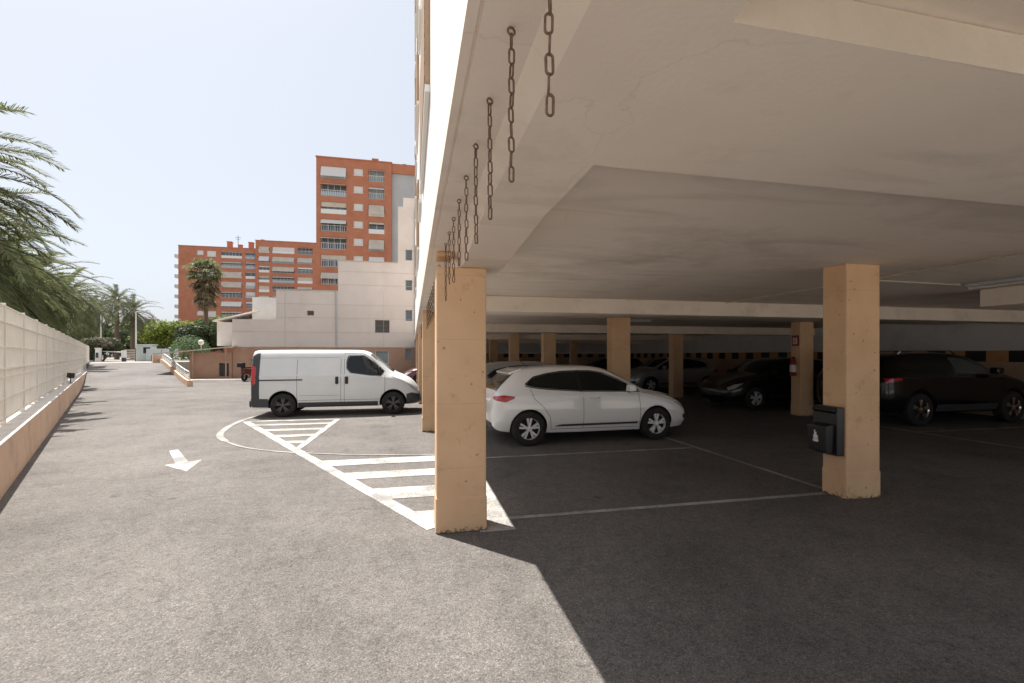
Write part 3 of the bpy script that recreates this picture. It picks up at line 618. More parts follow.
inf(m, 'coping', M['coping'], fw, bevel=.006)
fe = empty('mesh_fence', fp(0, -.15), 0, 'white metal mesh fence running along the low orange wall on the left', 'fence')
step = 2.0; ns = int((S1-S0)/step)
for k in range(ns):
    a0 = S0+k*step; m = MB(); n0 = -.2
    s_ = a0+.05
    while s_ < a0+step-.03:
        m.hexa([fp(s_, n0-.006, .68), fp(s_, n0+.006, .68), fp(s_+.016, n0+.006, .68), fp(s_+.016, n0-.006, .68), fp(s_, n0-.006, 2.29), fp(s_, n0+.006, 2.29), fp(s_+.016, n0+.006, 2.29), fp(s_+.016, n0-.006, 2.29)]); s_ += .038
    for zz, dd in ((.70, .012), (.98, .022), (1.28, .012), (1.40, .03), (1.70, .012), (2.05, .022), (2.28, .014)):
        m.hexa([fp(a0+.03, n0-.012, zz), fp(a0+.03, n0+dd, zz), fp(a0+step-.03, n0+dd, zz), fp(a0+step-.03, n0-.012, zz), fp(a0+.03, n0-.012, zz+.022), fp(a0+.03, n0+dd, zz+.022), fp(a0+step-.03, n0+dd, zz+.022), fp(a0+step-.03, n0-.012, zz+.022)])
    inf(m, 'mesh_panel', M['fence_white'], fe)
    m = MB(); m.hexa([fp(a0-.03, n0-.04, .626), fp(a0-.03, n0+.02, .626), fp(a0+.03, n0+.02, .626), fp(a0+.03, n0-.04, .626), fp(a0-.03, n0-.04, 2.33), fp(a0-.03, n0+.02, 2.33), fp(a0+.03, n0+.02, 2.33), fp(a0+.03, n0-.04, 2.33)])
    m.hexa([fp(a0-.07, n0-.08, .626), fp(a0-.07, n0+.07, .626), fp(a0+.07, n0+.07, .626), fp(a0+.07, n0-.08, .626), fp(a0-.07, n0-.08, .636), fp(a0-.07, n0+.07, .636), fp(a0+.07, n0+.07, .636), fp(a0+.07, n0-.08, .636)])
    inf(m, 'post', M['fence_white'], fe)
# floodlight on the wall top
x_, y_, _ = fp(14.5, -.06); fl_ = empty('floodlight', (x_, y_, .626), -FA, 'small dark floodlight on a bracket standing on the low orange wall', 'floodlight')
m = MB(); m.box(-.05, .05, -.05, .05, 0, .012); m.tube([(0, 0, .01), (0, 0, .2)], .015, 8); m.tube([(-.09, 0, .28), (-.09, 0, .19), (.09, 0, .19), (.09, 0, .28)], .01, 6); m.build('bracket', M['dark_plastic'], fl_)
m = MB(); m.hexa([(-.08, -.08, .2), (.08, -.08, .2), (.1, .06, .16), (-.1, .06, .16), (-.08, -.05, .36), (.08, -.05, .36), (.1, .08, .34), (-.1, .08, .34)]); m.build('lamp_head', M['black'], fl_, bevel=.01)
# ramp side wall with railing
rw = empty('ramp_wall', fp(28, 3.7), 0, 'low terracotta wall rising along the right side of the ramp with a white railing', 'wall')
def inr(mb, name, mat, **k):
    p = fp(28, 3.7); mb.v = [(x-p[0], y-p[1], z_) for x, y, z_ in mb.v]; return mb.build(name, mat, rw, **k)
m = MB()
def wt(s_): return rz_(s_)+.30
for k in range(16):
    s0, s1 = 20.6+k, 21.6+k; n0, n1 = 3.92, 4.16
    m.hexa([fp(s0, n0, -.02), fp(s0, n1, -.02), fp(s1, n1, -.02), fp(s1, n0, -.02), fp(s0, n0, wt(s0)), fp(s0, n1, wt(s0)), fp(s1, n1, wt(s1)), fp(s1, n0, wt(s1))])
m.hexa([fp(36.6, 3.5, 1.0), fp(36.6, 4.16, 0), fp(37.4, 4.16, 0), fp(37.4, 3.5, 1.0), fp(36.6, 3.5, 1.62), fp(36.6, 4.16, 1.62), fp(37.4, 4.16, 1.62), fp(37.4, 3.5, 1.62)])
inr(m, 'wall_body', M['plinth'])
m = MB()
for dz in (.10, .2, .3, .42):
    m.tube([fp(s_, 4.04, wt(s_)+dz) for s_ in range(21, 37)], .022 if dz < .4 else .032, 6)
for k in range(9): s_ = 20.9+k*1.9; m.tube([fp(s_, 4.04, wt(s_)-.01), fp(s_, 4.04, wt(s_)+.42)], .028, 6)
inr(m, 'railing', M['white_metal'])

# ------------------------------------------------------------ hanging chains
def link_mesh(rot):
    pts = []; a_, r_ = .0135, .0075
    for k in range(8): t = math.pi*k/7; pts.append((r_*math.cos(t), 0, a_+r_*math.sin(t)))
    for k in range(8): t = math.pi+math.pi*k/7; pts.append((r_*math.cos(t), 0, -a_+r_*math.sin(t)))
    if rot: pts = [(0, x, z_) for x, y, z_ in pts]
    return MB().tube(pts, .0031, 6, close=True)
lm0 = link_mesh(0).build('link', M['rust'], smooth=True); lm1 = link_mesh(1).build('link', M['rust'], smooth=True)
hook = MB().tube([(0, 0, .0), (0, 0, -.014)], .003, 6); hook.tube([(.011*math.sin(t*math.pi/5), 0, -.025+.011*math.cos(t*math.pi/5)) for t in range(10)], .0032, 6, close=True)
hook = hook.build('eye_bolt', M['rust'], smooth=True)
first = True
ys = [.53+.365*k for k in range(10)]+[4.75+.365*k for k in range(12)]+[10.2+.5*k for k in range(9)]
near_desc = {1: 'shortest-looking hanging rusty chain nearest the viewer, cut off by the top of the photo', 2: 'rusty chain whose ring shows, first complete one from the viewer'}
words = ['second', 'third', 'fourth', 'fifth', 'sixth', 'seventh', 'eighth', 'ninth']
for k, y_ in enumerate(ys):
    near = k < 10
    if k == 0: lab = 'rusty chain hanging under the soffit beside the viewer, above the frame'
    elif k == 1: lab = 'rusty chain nearest the viewer, running up out of the top of the photo'
    elif k < 10: lab = f'rusty chain hanging from the soffit edge, {words[k-2]} after the nearest one towards the corner column'
    else: lab = 'rusty chain in the distant row beyond the corner column'
    grp = 'rusty chains hanging along the soffit edge' if near else 'rusty chains hanging beyond the corner column'
    if k == 0: continue
    ch = empty('chain', (.275, y_, 2.542), rnd.uniform(-.5, .5), lab, 'chain', grp)
    hk = hook if first else hook.copy()
    if not first: C.objects.link(hk)
    hk.parent = ch
    nl = (0, 10, 10, 10, 10, 10, 9, 10, 9, 11)[k] if k < 10 else 10
    zz = -.036-.0175
    for j in range(nl):
        src = (lm0, lm1)[(j+1) % 2]
        lk = src if (first and j < 2) else src.copy()
        if not (first and j < 2): C.objects.link(lk)
        lk.parent = ch; lk.location = (rnd.uniform(-.0015, .0015), 0, zz-.0418*j); lk.rotation_euler = (rnd.uniform(-.05, .05), rnd.uniform(-.05, .05), rnd.uniform(-.3, .3))
    first = False

# ------------------------------------------------------------ garage fittings
bx = empty('wall_box', (4.68, 4.13, 1.0), 0, 'black wall box with a small white emblem on the left side of an ochre column', 'wall box')
m = MB(); m.box(-.10, -.001, .0, .32, -.52, .02); m.hexa([(-.14, .02, -.02), (-.101, .02, -.06), (-.101, .30, -.06), (-.14, .30, -.02), (-.12, .02, .0), (-.101, .02, .015), (-.101, .30, .015), (-.12, .30, .0)])
m.build('housing', M['black'], bx, bevel=.012)
m = MB(); m.hexa([(-.21, .04, -.48), (-.101, .04, -.50), (-.101, .27, -.50), (-.21, .27, -.48), (-.225, .03, -.19), (-.101, .03, -.17), (-.101, .28, -.17), (-.225, .28, -.19)]); m.build('cover', M['black'], bx, bevel=.012)
m = MB(); X_ = -.224
for k_, (y0, y1, z0, z1) in enumerate(((.13, .19, -.375, -.345), (.135, .185, -.340, -.30), (.15, .175, -.298, -.265), (.165, .178, -.263, -.245))):
    d = .0008*k_; m.hexa([(X_-.002+.0, y0, z0), (X_+.012, y0, z0), (X_+.012, y1, z0), (X_-.002, y1, z0), (X_-.004, y0, z1), (X_+.01, y0, z1), (X_+.01, y1, z1), (X_-.004, y1, z1)])
m.build('emblem', plain('white_print', (.75, .75, .75), .5), bx)
# fire extinguisher and its sign on the farther column
cxB, cyB = 9.93, 10.02
ex = empty('fire_extinguisher', (cxB-.09, cyB+.14, 1.05), 0, 'red fire extinguisher with a white label hung on a far ochre column', 'fire extinguisher')
m = MB(); m.lathe([(0, 0), (.06, 0), (.075, .02), (.075, .36), (.06, .41), (.022, .44), (.02, .47)], (0, 0, 0), n=20); m.build('cylinder', M['red'], ex, smooth=True)
m = MB(); m.lathe([(.0765, .1), (.0765, .29)], (0, 0, 0), n=20); m.build('paper_label', M['shutter_white'], ex, smooth=True)
m = MB(); m.box(-.05, .06, -.015, .015, .47, .5); m.tube([(.03, 0, .48), (.09, 0, .42), (.085, .03, .2), (.08, .05, .1)], .01, 6); m.build('valve_hose', M['black'], ex)
sg = empty('fire_sign', (cxB-.012, cyB+.14, 1.98), 0, 'small red sign with white pictogram above the fire extinguisher on the column', 'sign')
m = MB(); m.box(-.006, .006, -.11, .11, -.14, .14); m.build('plate', M['red'], sg)
m = MB(); m.box(-.0085, -.0062, -.06, -.01, -.09, .05); m.box(-.0085, -.0062, -.05, -.02, .052, .09); m.box(-.0085, -.0062, .02, .07, -.09, -.02); m.box(-.0085, -.0062, .02, .07, .0, .08); m.build('pictogram', M['shutter_white'], sg)
m = MB(); m.tube([(5.86, .0, 2.595), (5.86, 7.6, 2.595)], .012, 6); m.tube([(5.16, 4.85, 2.597), (7.6, 4.95, 2.597)], .011, 6)
for q in range(7): m.box(5.84, 5.88, .5+q, .53+q, 2.58, 2.613)
tag(m.build('conduit', M['shaded_stained_beam']), 'thin pale conduit clipped along the garage ceiling past the second column', 'conduit')
def batten(x, y, rz, lab):
    e = empty('ceiling_light', (x, y, 2.61), rz, lab, 'ceiling light', 'unlit garage light battens'); m = MB(); m.box(-.05, .05, -.62, .62, -.05, 0); m.build('housing', M['grey_wall'], e, bevel=.008)
    m = MB(); m.tube([(0, -.58, -.068), (0, .58, -.068)], .014, 8); m.box(-.015, .015, -.6, -.58, -.085, -.05); m.box(-.015, .015, .58, .6, -.085, -.05); m.build('tube', M['shutter_white'], e)
batten(7.7, 4.3, 0, 'unlit light batten on the ceiling at the right edge beside the dropped white beam')
batten(5.9, 11.6, R(90), 'unlit light batten on the ceiling just right of the second ochre column in the middle')

# ------------------------------------------------------------ cars
def lerp_tab(tab, x):
    if x <= tab[0][0]: return tab[0][1:]
    for k in range(len(tab)-1):
        if x <= tab[k+1][0]:
            x0, x1 = tab[k][0], tab[k+1][0]; t = (x-x0)/(x1-x0); out = []
            for j in range(1, len(tab[0])):
                p1, p2 = tab[k][j], tab[k+1][j]
                m1 = (p2-p1)/(x1-x0) if k == 0 else (p2-tab[k-1][j])/(x1-tab[k-1][0])
                m2 = (p2-p1)/(x1-x0) if k+2 >= len(tab) else (tab[k+2][j]-p1)/(tab[k+2][0]-x0)
                s_ = (p2-p1)/(x1-x0)
                if (p2-p1) == 0: m1 = m2 = 0
                else:
                    m1 = 0 if m1*s_ <= 0 else math.copysign(min(abs(m1), 3*abs(s_)), s_); m2 = 0 if m2*s_ <= 0 else math.copysign(min(abs(m2), 3*abs(s_)), s_)
                h = x1-x0; t2, t3 = t*t, t*t*t
                out.append((2*t3-3*t2+1)*p1+(t3-2*t2+t)*h*m1+(-2*t3+3*t2)*p2+(t3-t2)*h*m2)
            return out
    return tab[-1][1:]
class Body:
    """smooth car shell from stations (x, z_bottom, z_belt, z_top, w_bottom, w_mid, w_belt, w_top)"""
    def __init__(s, tab, roofr=.12): s.tab = tab; s.rr = roofr; s.cache = {}
    def ring(s, x):
        k = round(x, 5)
        if k in s.cache: return s.cache[k]
        zb, zt, zr, wb_, wm, wt_, wr = lerp_tab(s.tab, x)
        h = zt-zb; g_ = max(zr-zt, .01)
        ctrl = [(0, zb), (wb_*.6, zb), (wb_*.93, zb+.01), (wb_, zb+.06*min(1, h/.5)), (wm*.985, zb+.28*h), (wm, zb+.5*h), (wm*.995, zb+.72*h), ((wm+wt_)/2+.008, zb+.93*h), (wt_, zt+.01),
                (wt_+(wr-wt_)*.42, zt+g_*.42), (wr+(wt_-wr)*.10, zt+g_*.80), (wr*.93, zt+g_*.925), (wr*.72, zt+g_*.978), (wr*.4, zt+g_*.995), (0, zr)]
        out = []; n = len(ctrl)
        for i in range(n-1):
            p = [ctrl[min(max(i+q, 0), n-1)] for q in (-1, 0, 1, 2)]
            if i == 0: p[0] = (-ctrl[1][0], ctrl[1][1])
            if i == n-2: p[3] = (-ctrl[n-2][0], ctrl[n-2][1])
            for j in range(4):
                t = j/4
                out.append(tuple(.5*((2*p[1][c])+(-p[0][c]+p[2][c])*t+(2*p[0][c]-5*p[1][c]+4*p[2][c]-p[3][c])*t*t+(-p[0][c]+3*p[1][c]-3*p[2][c]+p[3][c])*t**3) for c in (0, 1)))
        out.append(ctrl[-1]); s.cache[k] = out; return out
    def side_y(s, x, z_):
        r = s.ring(x); best = 0
        for i in range(8, len(r)-1):
            (y0, z0), (y1, z1) = r[i], r[i+1]
            if (z0-z_)*(z1-z_) <= 0 and z0 != z1: best = max(best, y0+(y1-y0)*(z_-z0)/(z1-z0))
        if best == 0: best = r[12][0] if z_ < r[12][1] else 0
        return best
    def top_z(s, x, y):
        r = s.ring(x)
        for i in range(len(r)-2, 20, -1):
            (y0, z0), (y1, z1) = r[i], r[i+1]
            if (y0-y)*(y1-y) <= 0 and y0 != y1: return z0+(z1-z0)*(y-y0)/(y1-y0)
        return r[-1][1]
    def shell(s, n=84):
        x0, x1 = s.tab[0][0], s.tab[-1][0]; xs_ = []
        for k in range(n+1):
            t = k/n; t = .5-.5*math.cos(math.pi*t); t = .5*t+.5*k/n; xs_.append(x0+(x1-x0)*t)
        m = MB(); N_ = None
        for x in xs_:
            r = s.ring(x); full = [(x, y, z_) for y, z_ in r]+[(x, -y, z_) for y, z_ in reversed(r[1:-1])]; N_ = len(full); m.v += full
        for k in range(n):
            for j in range(N_):
                a_, b_ = k*N_+j, k*N_+(j+1) % N_; m.f.append((a_, b_, b_+N_, a_+N_)); m.m.append(0)
        m.f.append(tuple(reversed(range(N_)))); m.m.append(0); m.f.append(tuple(range(n*N_, (n+1)*N_))); m.m.append(0)
        return m
    def patch(s, m, side, xs_, lo, hi, eps=.006, nz=7, mi=0, nx=26):
        def pl_(tab, x):
            for k in range(len(tab)-1):
                if x <= tab[k+1][0]: return tab[k][1]+(tab[k+1][1]-tab[k][1])*(x-tab[k][0])/(tab[k+1][0]-tab[k][0])
            return tab[-1][1]
        G = []
        for k in range(nx+1):
            x = xs_[0]+(xs_[1]-xs_[0])*k/nx; l_, h_ = pl_(lo, x), pl_(hi, x); row = []
            for j in range(nz+1):
                z_ = l_+(h_-l_)*j/nz; row.append((x, side*(s.side_y(x, z_)+eps), z_))
            G.append(row)
        for k in range(nx):
            for j in range(nz): m.quad(G[k][j], G[k+1][j], G[k+1][j+1], G[k][j+1], mi)
    def strip(s, m, side, pts, w_=.009, eps=.004, mi=0):
        fine = []
        for k in range(len(pts)-1):
            for j in range(6): t = j/6; fine.append((pts[k][0]+(pts[k+1][0]-pts[k][0])*t, pts[k][1]+(pts[k+1][1]-pts[k][1])*t))
        fine.append(pts[-1])
        for k in range(len(fine)-1):
            (xa, za), (xb, zb) = fine[k], fine[k+1]; d = math.hypot(xb-xa, zb-za) or 1; nx, nz = -(zb-za)/d*w_/2, (xb-xa)/d*w_/2
            q = [(xa+nx, za+nz), (xa-nx, za-nz), (xb-nx, zb-nz), (xb+nx, zb+nz)]
            m.quad(*[(x, side*(s.side_y(x, z_)+eps), z_) for x, z_ in q], mi)
    def top(s, m, xs_, hw, eps=.006, nx=14, ny=16, mi=0):
        G = []
        for k in range(nx+1):
            x = xs_[0]+(xs_[1]-xs_[0])*k/nx; h_ = hw[0]+(hw[1]-hw[0])*k/nx
            G.append([(x, -h_+2*h_*j/ny, s.top_z(x, abs(-h_+2*h_*j/ny))+eps) for j in range(ny+1)])
        sl = math.copysign(eps, 0)
        for k in range(nx):
            for j in range(ny): m.quad(G[k][j], G[k+1][j], G[k+1][j+1], G[k][j+1], mi)
def wheel(par, x, y, r, side, spokes='silver', w_=.19):
    m = MB(); pr = [(r*.62, -w_*.5), (r*.70, -w_*.52), (r*.93, -w_*.5), (r*.985, -w_*.42), (r, -w_*.3), (r, w_*.3), (r*.985, w_*.42), (r*.93, w_*.5), (r*.70, w_*.52), (r*.62, w_*.5), (r*.6, w_*.3)]
    m.lathe(pr, (x, y, r), 'Y', 36); t = m.build('wheel', M['rubber'], par, smooth=True)
    m = MB(); o = side
    m.lathe([(r*.60, -.06*o), (r*.60, o*w_*.36), (r*.635, o*w_*.50), (r*.66, o*w_*.48)], (x, y, r), 'Y', 36, 0)
    m.lathe([(0.001, o*w_*.22), (r*.6, o*w_*.18)], (x, y, r), 'Y', 30, 1)
    for k in range(5):
        for dd in (-.17, .17) if spokes != 'thin' else (-.1, .1):
            a_ = 2*math.pi*k/5+.3; a2 = a_+dd*1.1; a1 = a_+dd*.5
            c0 = Vector((math.cos(a1), 0, math.sin(a1)))*r*.12; c1_ = Vector((math.cos(a2), 0, math.sin(a2)))*r*.615; tn = Vector((-math.sin(a2), 0, math.cos(a2)))
            wa, wb_ = r*.045, r*.062
            P_ = []
            for yy in (w_*.24, w_*.47):
                for c_, ww in ((c0, wa), (c1_, wb_)):
                    for sg_ in (-1, 1): q = c_+tn*ww*sg_; P_.append((x+q.x, y+o*yy, r+q.z))
            m.hexa([P_[0], P_[1], P_[3], P_[2], P_[4], P_[5], P_[7], P_[6]], 0)
    m.lathe([(0.001, o*w_*.5), (r*.15, o*w_*.48), (r*.16, o*w_*.3)], (x, y, r), 'Y', 20, 0)
    m.lathe([(r*.55, -.05), (r*.55, .05), (.001, .05)], (x, y-o*.07, r), 'Y', 20, 1)
    rm = m.build('rim', [M['rim'] if spokes == 'silver' else (M['rim_dark'] if spokes == 'dark' else M['chrome']), M['arch']], t)
    return t
def cut_arches(o, axles, r, hw):
    m = MB()
    for ax in axles:
        for sd_ in (-1, 1):
            i0 = len(m.v); n = 40
            for yy in (sd_*(hw-.30), sd_*(hw+.3)):
                for j in range(n): a_ = 2*math.pi*j/n; m.v.append((ax+r*math.cos(a_), yy, r*.93+r*math.sin(a_)))
            for j in range(n): a_, b_ = i0+j, i0+(j+1) % n; m.f.append((a_, b_, b_+n, a_+n)); m.m.append(1)
            m.f.append(tuple(i0+j for j in reversed(range(n)))); m.f.append(tuple(i0+n+j for j in range(n))); m.m += [1, 1]
    ct = m.build('cutter', [M['arch'], M['arch']]); ct.parent = o.parent; bpy.context.view_layer.update()
    b = o.modifiers.new('b', 'BOOLEAN'); b.operation = 'DIFFERENCE'; b.object = ct; b.solver = 'EXACT'
    b.material_mode = 'INDEX'
    dg = bpy.context.evaluated_depsgraph_get(); dg.update()
    me = bpy.data.meshes.new_from_object(o.evaluated_get(dg)); o.modifiers.clear(); old = o.data; o.data = me; me.name = old.name
    bpy.data.objects.remove(ct)

HB = [(-1.95, .42, .62, .70, .52, .58, .54, .34), (-1.92, .34, .74, .84, .66, .72, .68, .50), (-1.86, .28, .86, .965, .72, .79, .75, .60), (-1.76, .25, .925, 1.09, .76, .835, .79, .61), (-1.60, .23, .955, 1.245, .79, .865, .815, .60),
      (-1.46, .22, .965, 1.365, .80, .88, .83, .58), (-1.32, .21, .97, 1.40, .81, .89, .838, .575), (-.9, .20, .965, 1.435, .82, .895, .845, .57), (-.3, .19, .945, 1.45, .82, .895, .85, .575), (.15, .19, .93, 1.43, .82, .895, .85, .57),
      (.45, .19, .92, 1.355, .82, .895, .85, .575), (.85, .19, .915, 1.14, .82, .895, .845, .63), (1.08, .19, .91, 1.005, .82, .893, .835, .68), (1.25, .20, .89, .965, .82, .89, .82, .68), (1.6, .20, .82, .895, .80, .875, .79, .62),
      (1.85, .21, .73, .80, .755, .83, .72, .52), (2.0, .23, .64, .70, .68, .75, .63, .42), (2.08, .28, .57, .62, .56, .61, .52, .32), (2.12, .38, .52, .55, .40, .43, .38, .22)]
def hatch(loc, rz, label, paint, scale=1.0, group=None, spokes='silver', cat='car'):
    e = empty('hatchback_car', loc, rz, label, cat, group, scale)
    B = Body(HB); o = B.shell().build('body', [paint, M['arch']], e, smooth=True); cut_arches(o, (-1.29, 1.29), .345, .89)
    for sd_ in (-1, 1):
        m = MB(); B.patch(m, sd_, (-1.33, -.30), [(-1.33, 1.095), (-1.2, 1.062), (-.95, 1.03), (-.3, .985)], [(-1.33, 1.10), (-1.16, 1.225), (-.9, 1.285), (-.6, 1.325), (-.3, 1.335)], .004); m.build('side_window', M['glass_dark'], e, smooth=True)
        m = MB(); B.patch(m, sd_, (-.25, .93), [(-.25, .983), (.93, .955)], [(-.25, 1.336), (.0, 1.332), (.25, 1.29), (.55, 1.17), (.8, 1.045), (.93, .965)], .004); m.build('side_window', M['glass_dark'], e, smooth=True)
        m = MB(); B.strip(m, sd_, [(-1.34, 1.08), (-1.2, 1.05), (-.95, 1.018), (-.27, .972), (.96, .945)], .016, .006); B.strip(m, sd_, [(-1.34, 1.11), (-1.16, 1.237), (-.9, 1.297), (-.6, 1.337), (-.27, 1.348), (.0, 1.344), (.27, 1.30), (.58, 1.175), (.95, .965)], .02, .005); B.strip(m, sd_, [(-.275, .975), (-.275, 1.345)], .06, .006)
        m.build('window_trim', M['black'], e)
        m = MB()
        B.strip(m, sd_, [(-1.26, 1.04), (-1.2, .86), (-1.02, .70), (-.90, .52), (-.87, .30)], .007); B.strip(m, sd_, [(-.24, .965), (-.24, .28)], .007); B.strip(m, sd_, [(.90, .93), (.93, .7), (.93, .3)], .007); B.strip(m, sd_, [(-.87, .29), (.93, .27)], .006)
        B.strip(m, sd_, [(1.0, .93), (1.35, .85), (1.7, .76)], .007)
        m.build('door_gap', M['seam'], e)
        m = MB(); B.patch(m, sd_, (-.80, .88), [(-.80, .335), (.88, .335)], [(-.80, .345), (-.7, .375), (.88, .375)], .014, 3); m.build('sill_trim', M['dark_plastic'], e)
        m = MB(); B.patch(m, sd_, (-1.9, -1.56), [(-1.9, .83), (-1.72, .80), (-1.56, .87)], [(-1.9, .90), (-1.75, .925), (-1.56, .90)], .009, 4, nx=16); m.build('tail_lamp', M['red_lamp'], e, smooth=True)
        m = MB(); B.patch(m, sd_, (1.68, 2.04), [(1.68, .735), (1.9, .60), (2.04, .545)], [(1.68, .745), (1.9, .70), (2.04, .61)], .008, 4, nx=16); m.build('headlamp', M['lamp'], e, smooth=True)
        m = MB(); B.patch(m, sd_, (1.92, 2.06), [(1.92, .40), (2.06, .36)], [(1.92, .47), (2.06, .48)], .008, 3, nx=8); m.build('fog_lamp_bezel', M['black'], e)
        m = MB(); yb = B.side_y(.72, .96)
        m.hexa([(.64, sd_*(yb+.02), .955), (.80, sd_*(yb+.03), .965), (.80, sd_*(yb+.19), .965), (.66, sd_*(yb+.18), .955), (.65, sd_*(yb+.04), 1.09), (.77, sd_*(yb+.05), 1.08), (.77, sd_*(yb+.18), 1.075), (.66, sd_*(yb+.17), 1.09)], 0)
        m.box(.68, .76, min(sd_*(yb-.03), sd_*(yb+.06)), max(sd_*(yb-.03), sd_*(yb+.06)), .93, .965, 1)
        m.build('mirror', [paint, M['black']], e, bevel=.02)
        for hx in (-1.13, -.12):
            if hx < -1: continue
            m = MB(); yb = B.side_y(hx, .85); m.tube([(hx, sd_*(yb-.0), .845), (hx+.03, sd_*(yb+.03), .85), (hx+.17, sd_*(yb+.03), .85), (hx+.2, sd_*(yb-.0), .848)], .012, 6); m.build('door_handle', paint, e, smooth=True)
        for ax in (-1.29, 1.29): wheel(e, ax, sd_*.79, .315, sd_, spokes)
    m = MB(); B.top(m, (-1.845, -1.50), (.60, .545), .007); m.build('rear_window', M['glass_dark'], e, smooth=True)
    m = MB(); B.top(m, (.36, 1.05), (.555, .66), .006); m.build('windscreen', M['glass_dark'], e, smooth=True)
    m = MB(); m.hexa([(-1.57, -.52, 1.27), (-1.36, -.54, 1.36), (-1.36, .54, 1.36), (-1.57, .52, 1.27), (-1.60, -.52, 1.315), (-1.34, -.53, 1.397), (-1.34, .53, 1.397), (-1.60, .52, 1.315)]); m.build('spoiler', paint, e, bevel=.012)
    m = MB(); m.box(-1.965, -1.90, -.26, .26, .66, .77); m.build('number_plate', M['shutter_white'], e, bevel=.004)
    m = MB(); m.box(2.06, 2.125, -.42, .42, .36, .44); m.box(2.04, 2.115, -.36, .36, .50, .56); m.build('grille', M['black'], e, bevel=.01)
    m = MB(); m.hexa([(-1.95, -.6, .30), (-1.75, -.74, .27), (-1.75, .74, .27), (-1.95, .6, .30), (-1.955, -.6, .42), (-1.75, -.75, .36), (-1.75, .75, .36), (-1.955, .6, .42)]); m.build('rear_valance', M['dark_plastic'], e, bevel=.02)
    m = MB(); m.tube([(-1.05, 0, 1.425), (-1.11, 0, 1.45), (-1.22, 0, 1.52)], .006, 5); m.build('aerial', M['black'], e)
    return e
clio = hatch((3.23, 8.62, 0), R(2.2), 'white five-door hatchback parked between the ochre columns, nose to the right', M['white_car'], .972)
hatch((3.05, 11.35, 0), R(1), 'pale silver hatchback mostly hidden behind the white hatchback', M['silver_car'])
hatch((11.25, 18.5, 0), R(180), 'silver car facing left deep in the car park between two ochre columns', M['silver_car'], 1.05)
hatch((11.2, 12.4, 0), R(180), 'dark hatchback facing left in the shade before the striped wall', M['dark_car'], 1.05)
hatch((1.75, 23.6, 0), R(180), 'dark red car just showing past the nose of the white van', M['maroon_car'], 1.05)
hatch((10.8, 23.8, 0), R(180), 'very dark car farthest back against the garage wall', M['dark_car'], 1.02)

SV = [(-2.2, .50, .78, .86, .60, .66, .62, .45), (-2.17, .38, .95, 1.06, .74, .80, .76, .60), (-2.08, .30, 1.06, 1.26, .80, .87, .82, .66), (-1.95, .28, 1.09, 1.42, .83, .90, .85, .66), (-1.75, .27, 1.10, 1.56, .85, .92, .87, .65), (-1.4, .26, 1.09, 1.62, .86, .93, .88, .65),
      (-.6, .25, 1.07, 1.645, .86, .93, .885, .65), (.0, .25, 1.05, 1.63, .86, .93, .885, .65), (.4, .25, 1.04, 1.55, .86, .93, .88, .65), (.85, .25, 1.03, 1.28, .86, .93, .875, .70), (1.1, .25, 1.02, 1.12, .86, .928, .87, .73), (1.5, .26, .97, 1.07, .84, .91, .84, .70), (1.9, .28, .88, .97, .78, .86, .77, .60), (2.1, .32, .76, .83, .68, .74, .66, .48), (2.2, .42, .65, .69, .5, .55, .48, .3)]
SV = [(a_[0], a_[1], a_[2], a_[3] if a_[3] < 1.3 else 1.3+(a_[3]-1.3)*.8)+a_[4:] for a_ in SV]
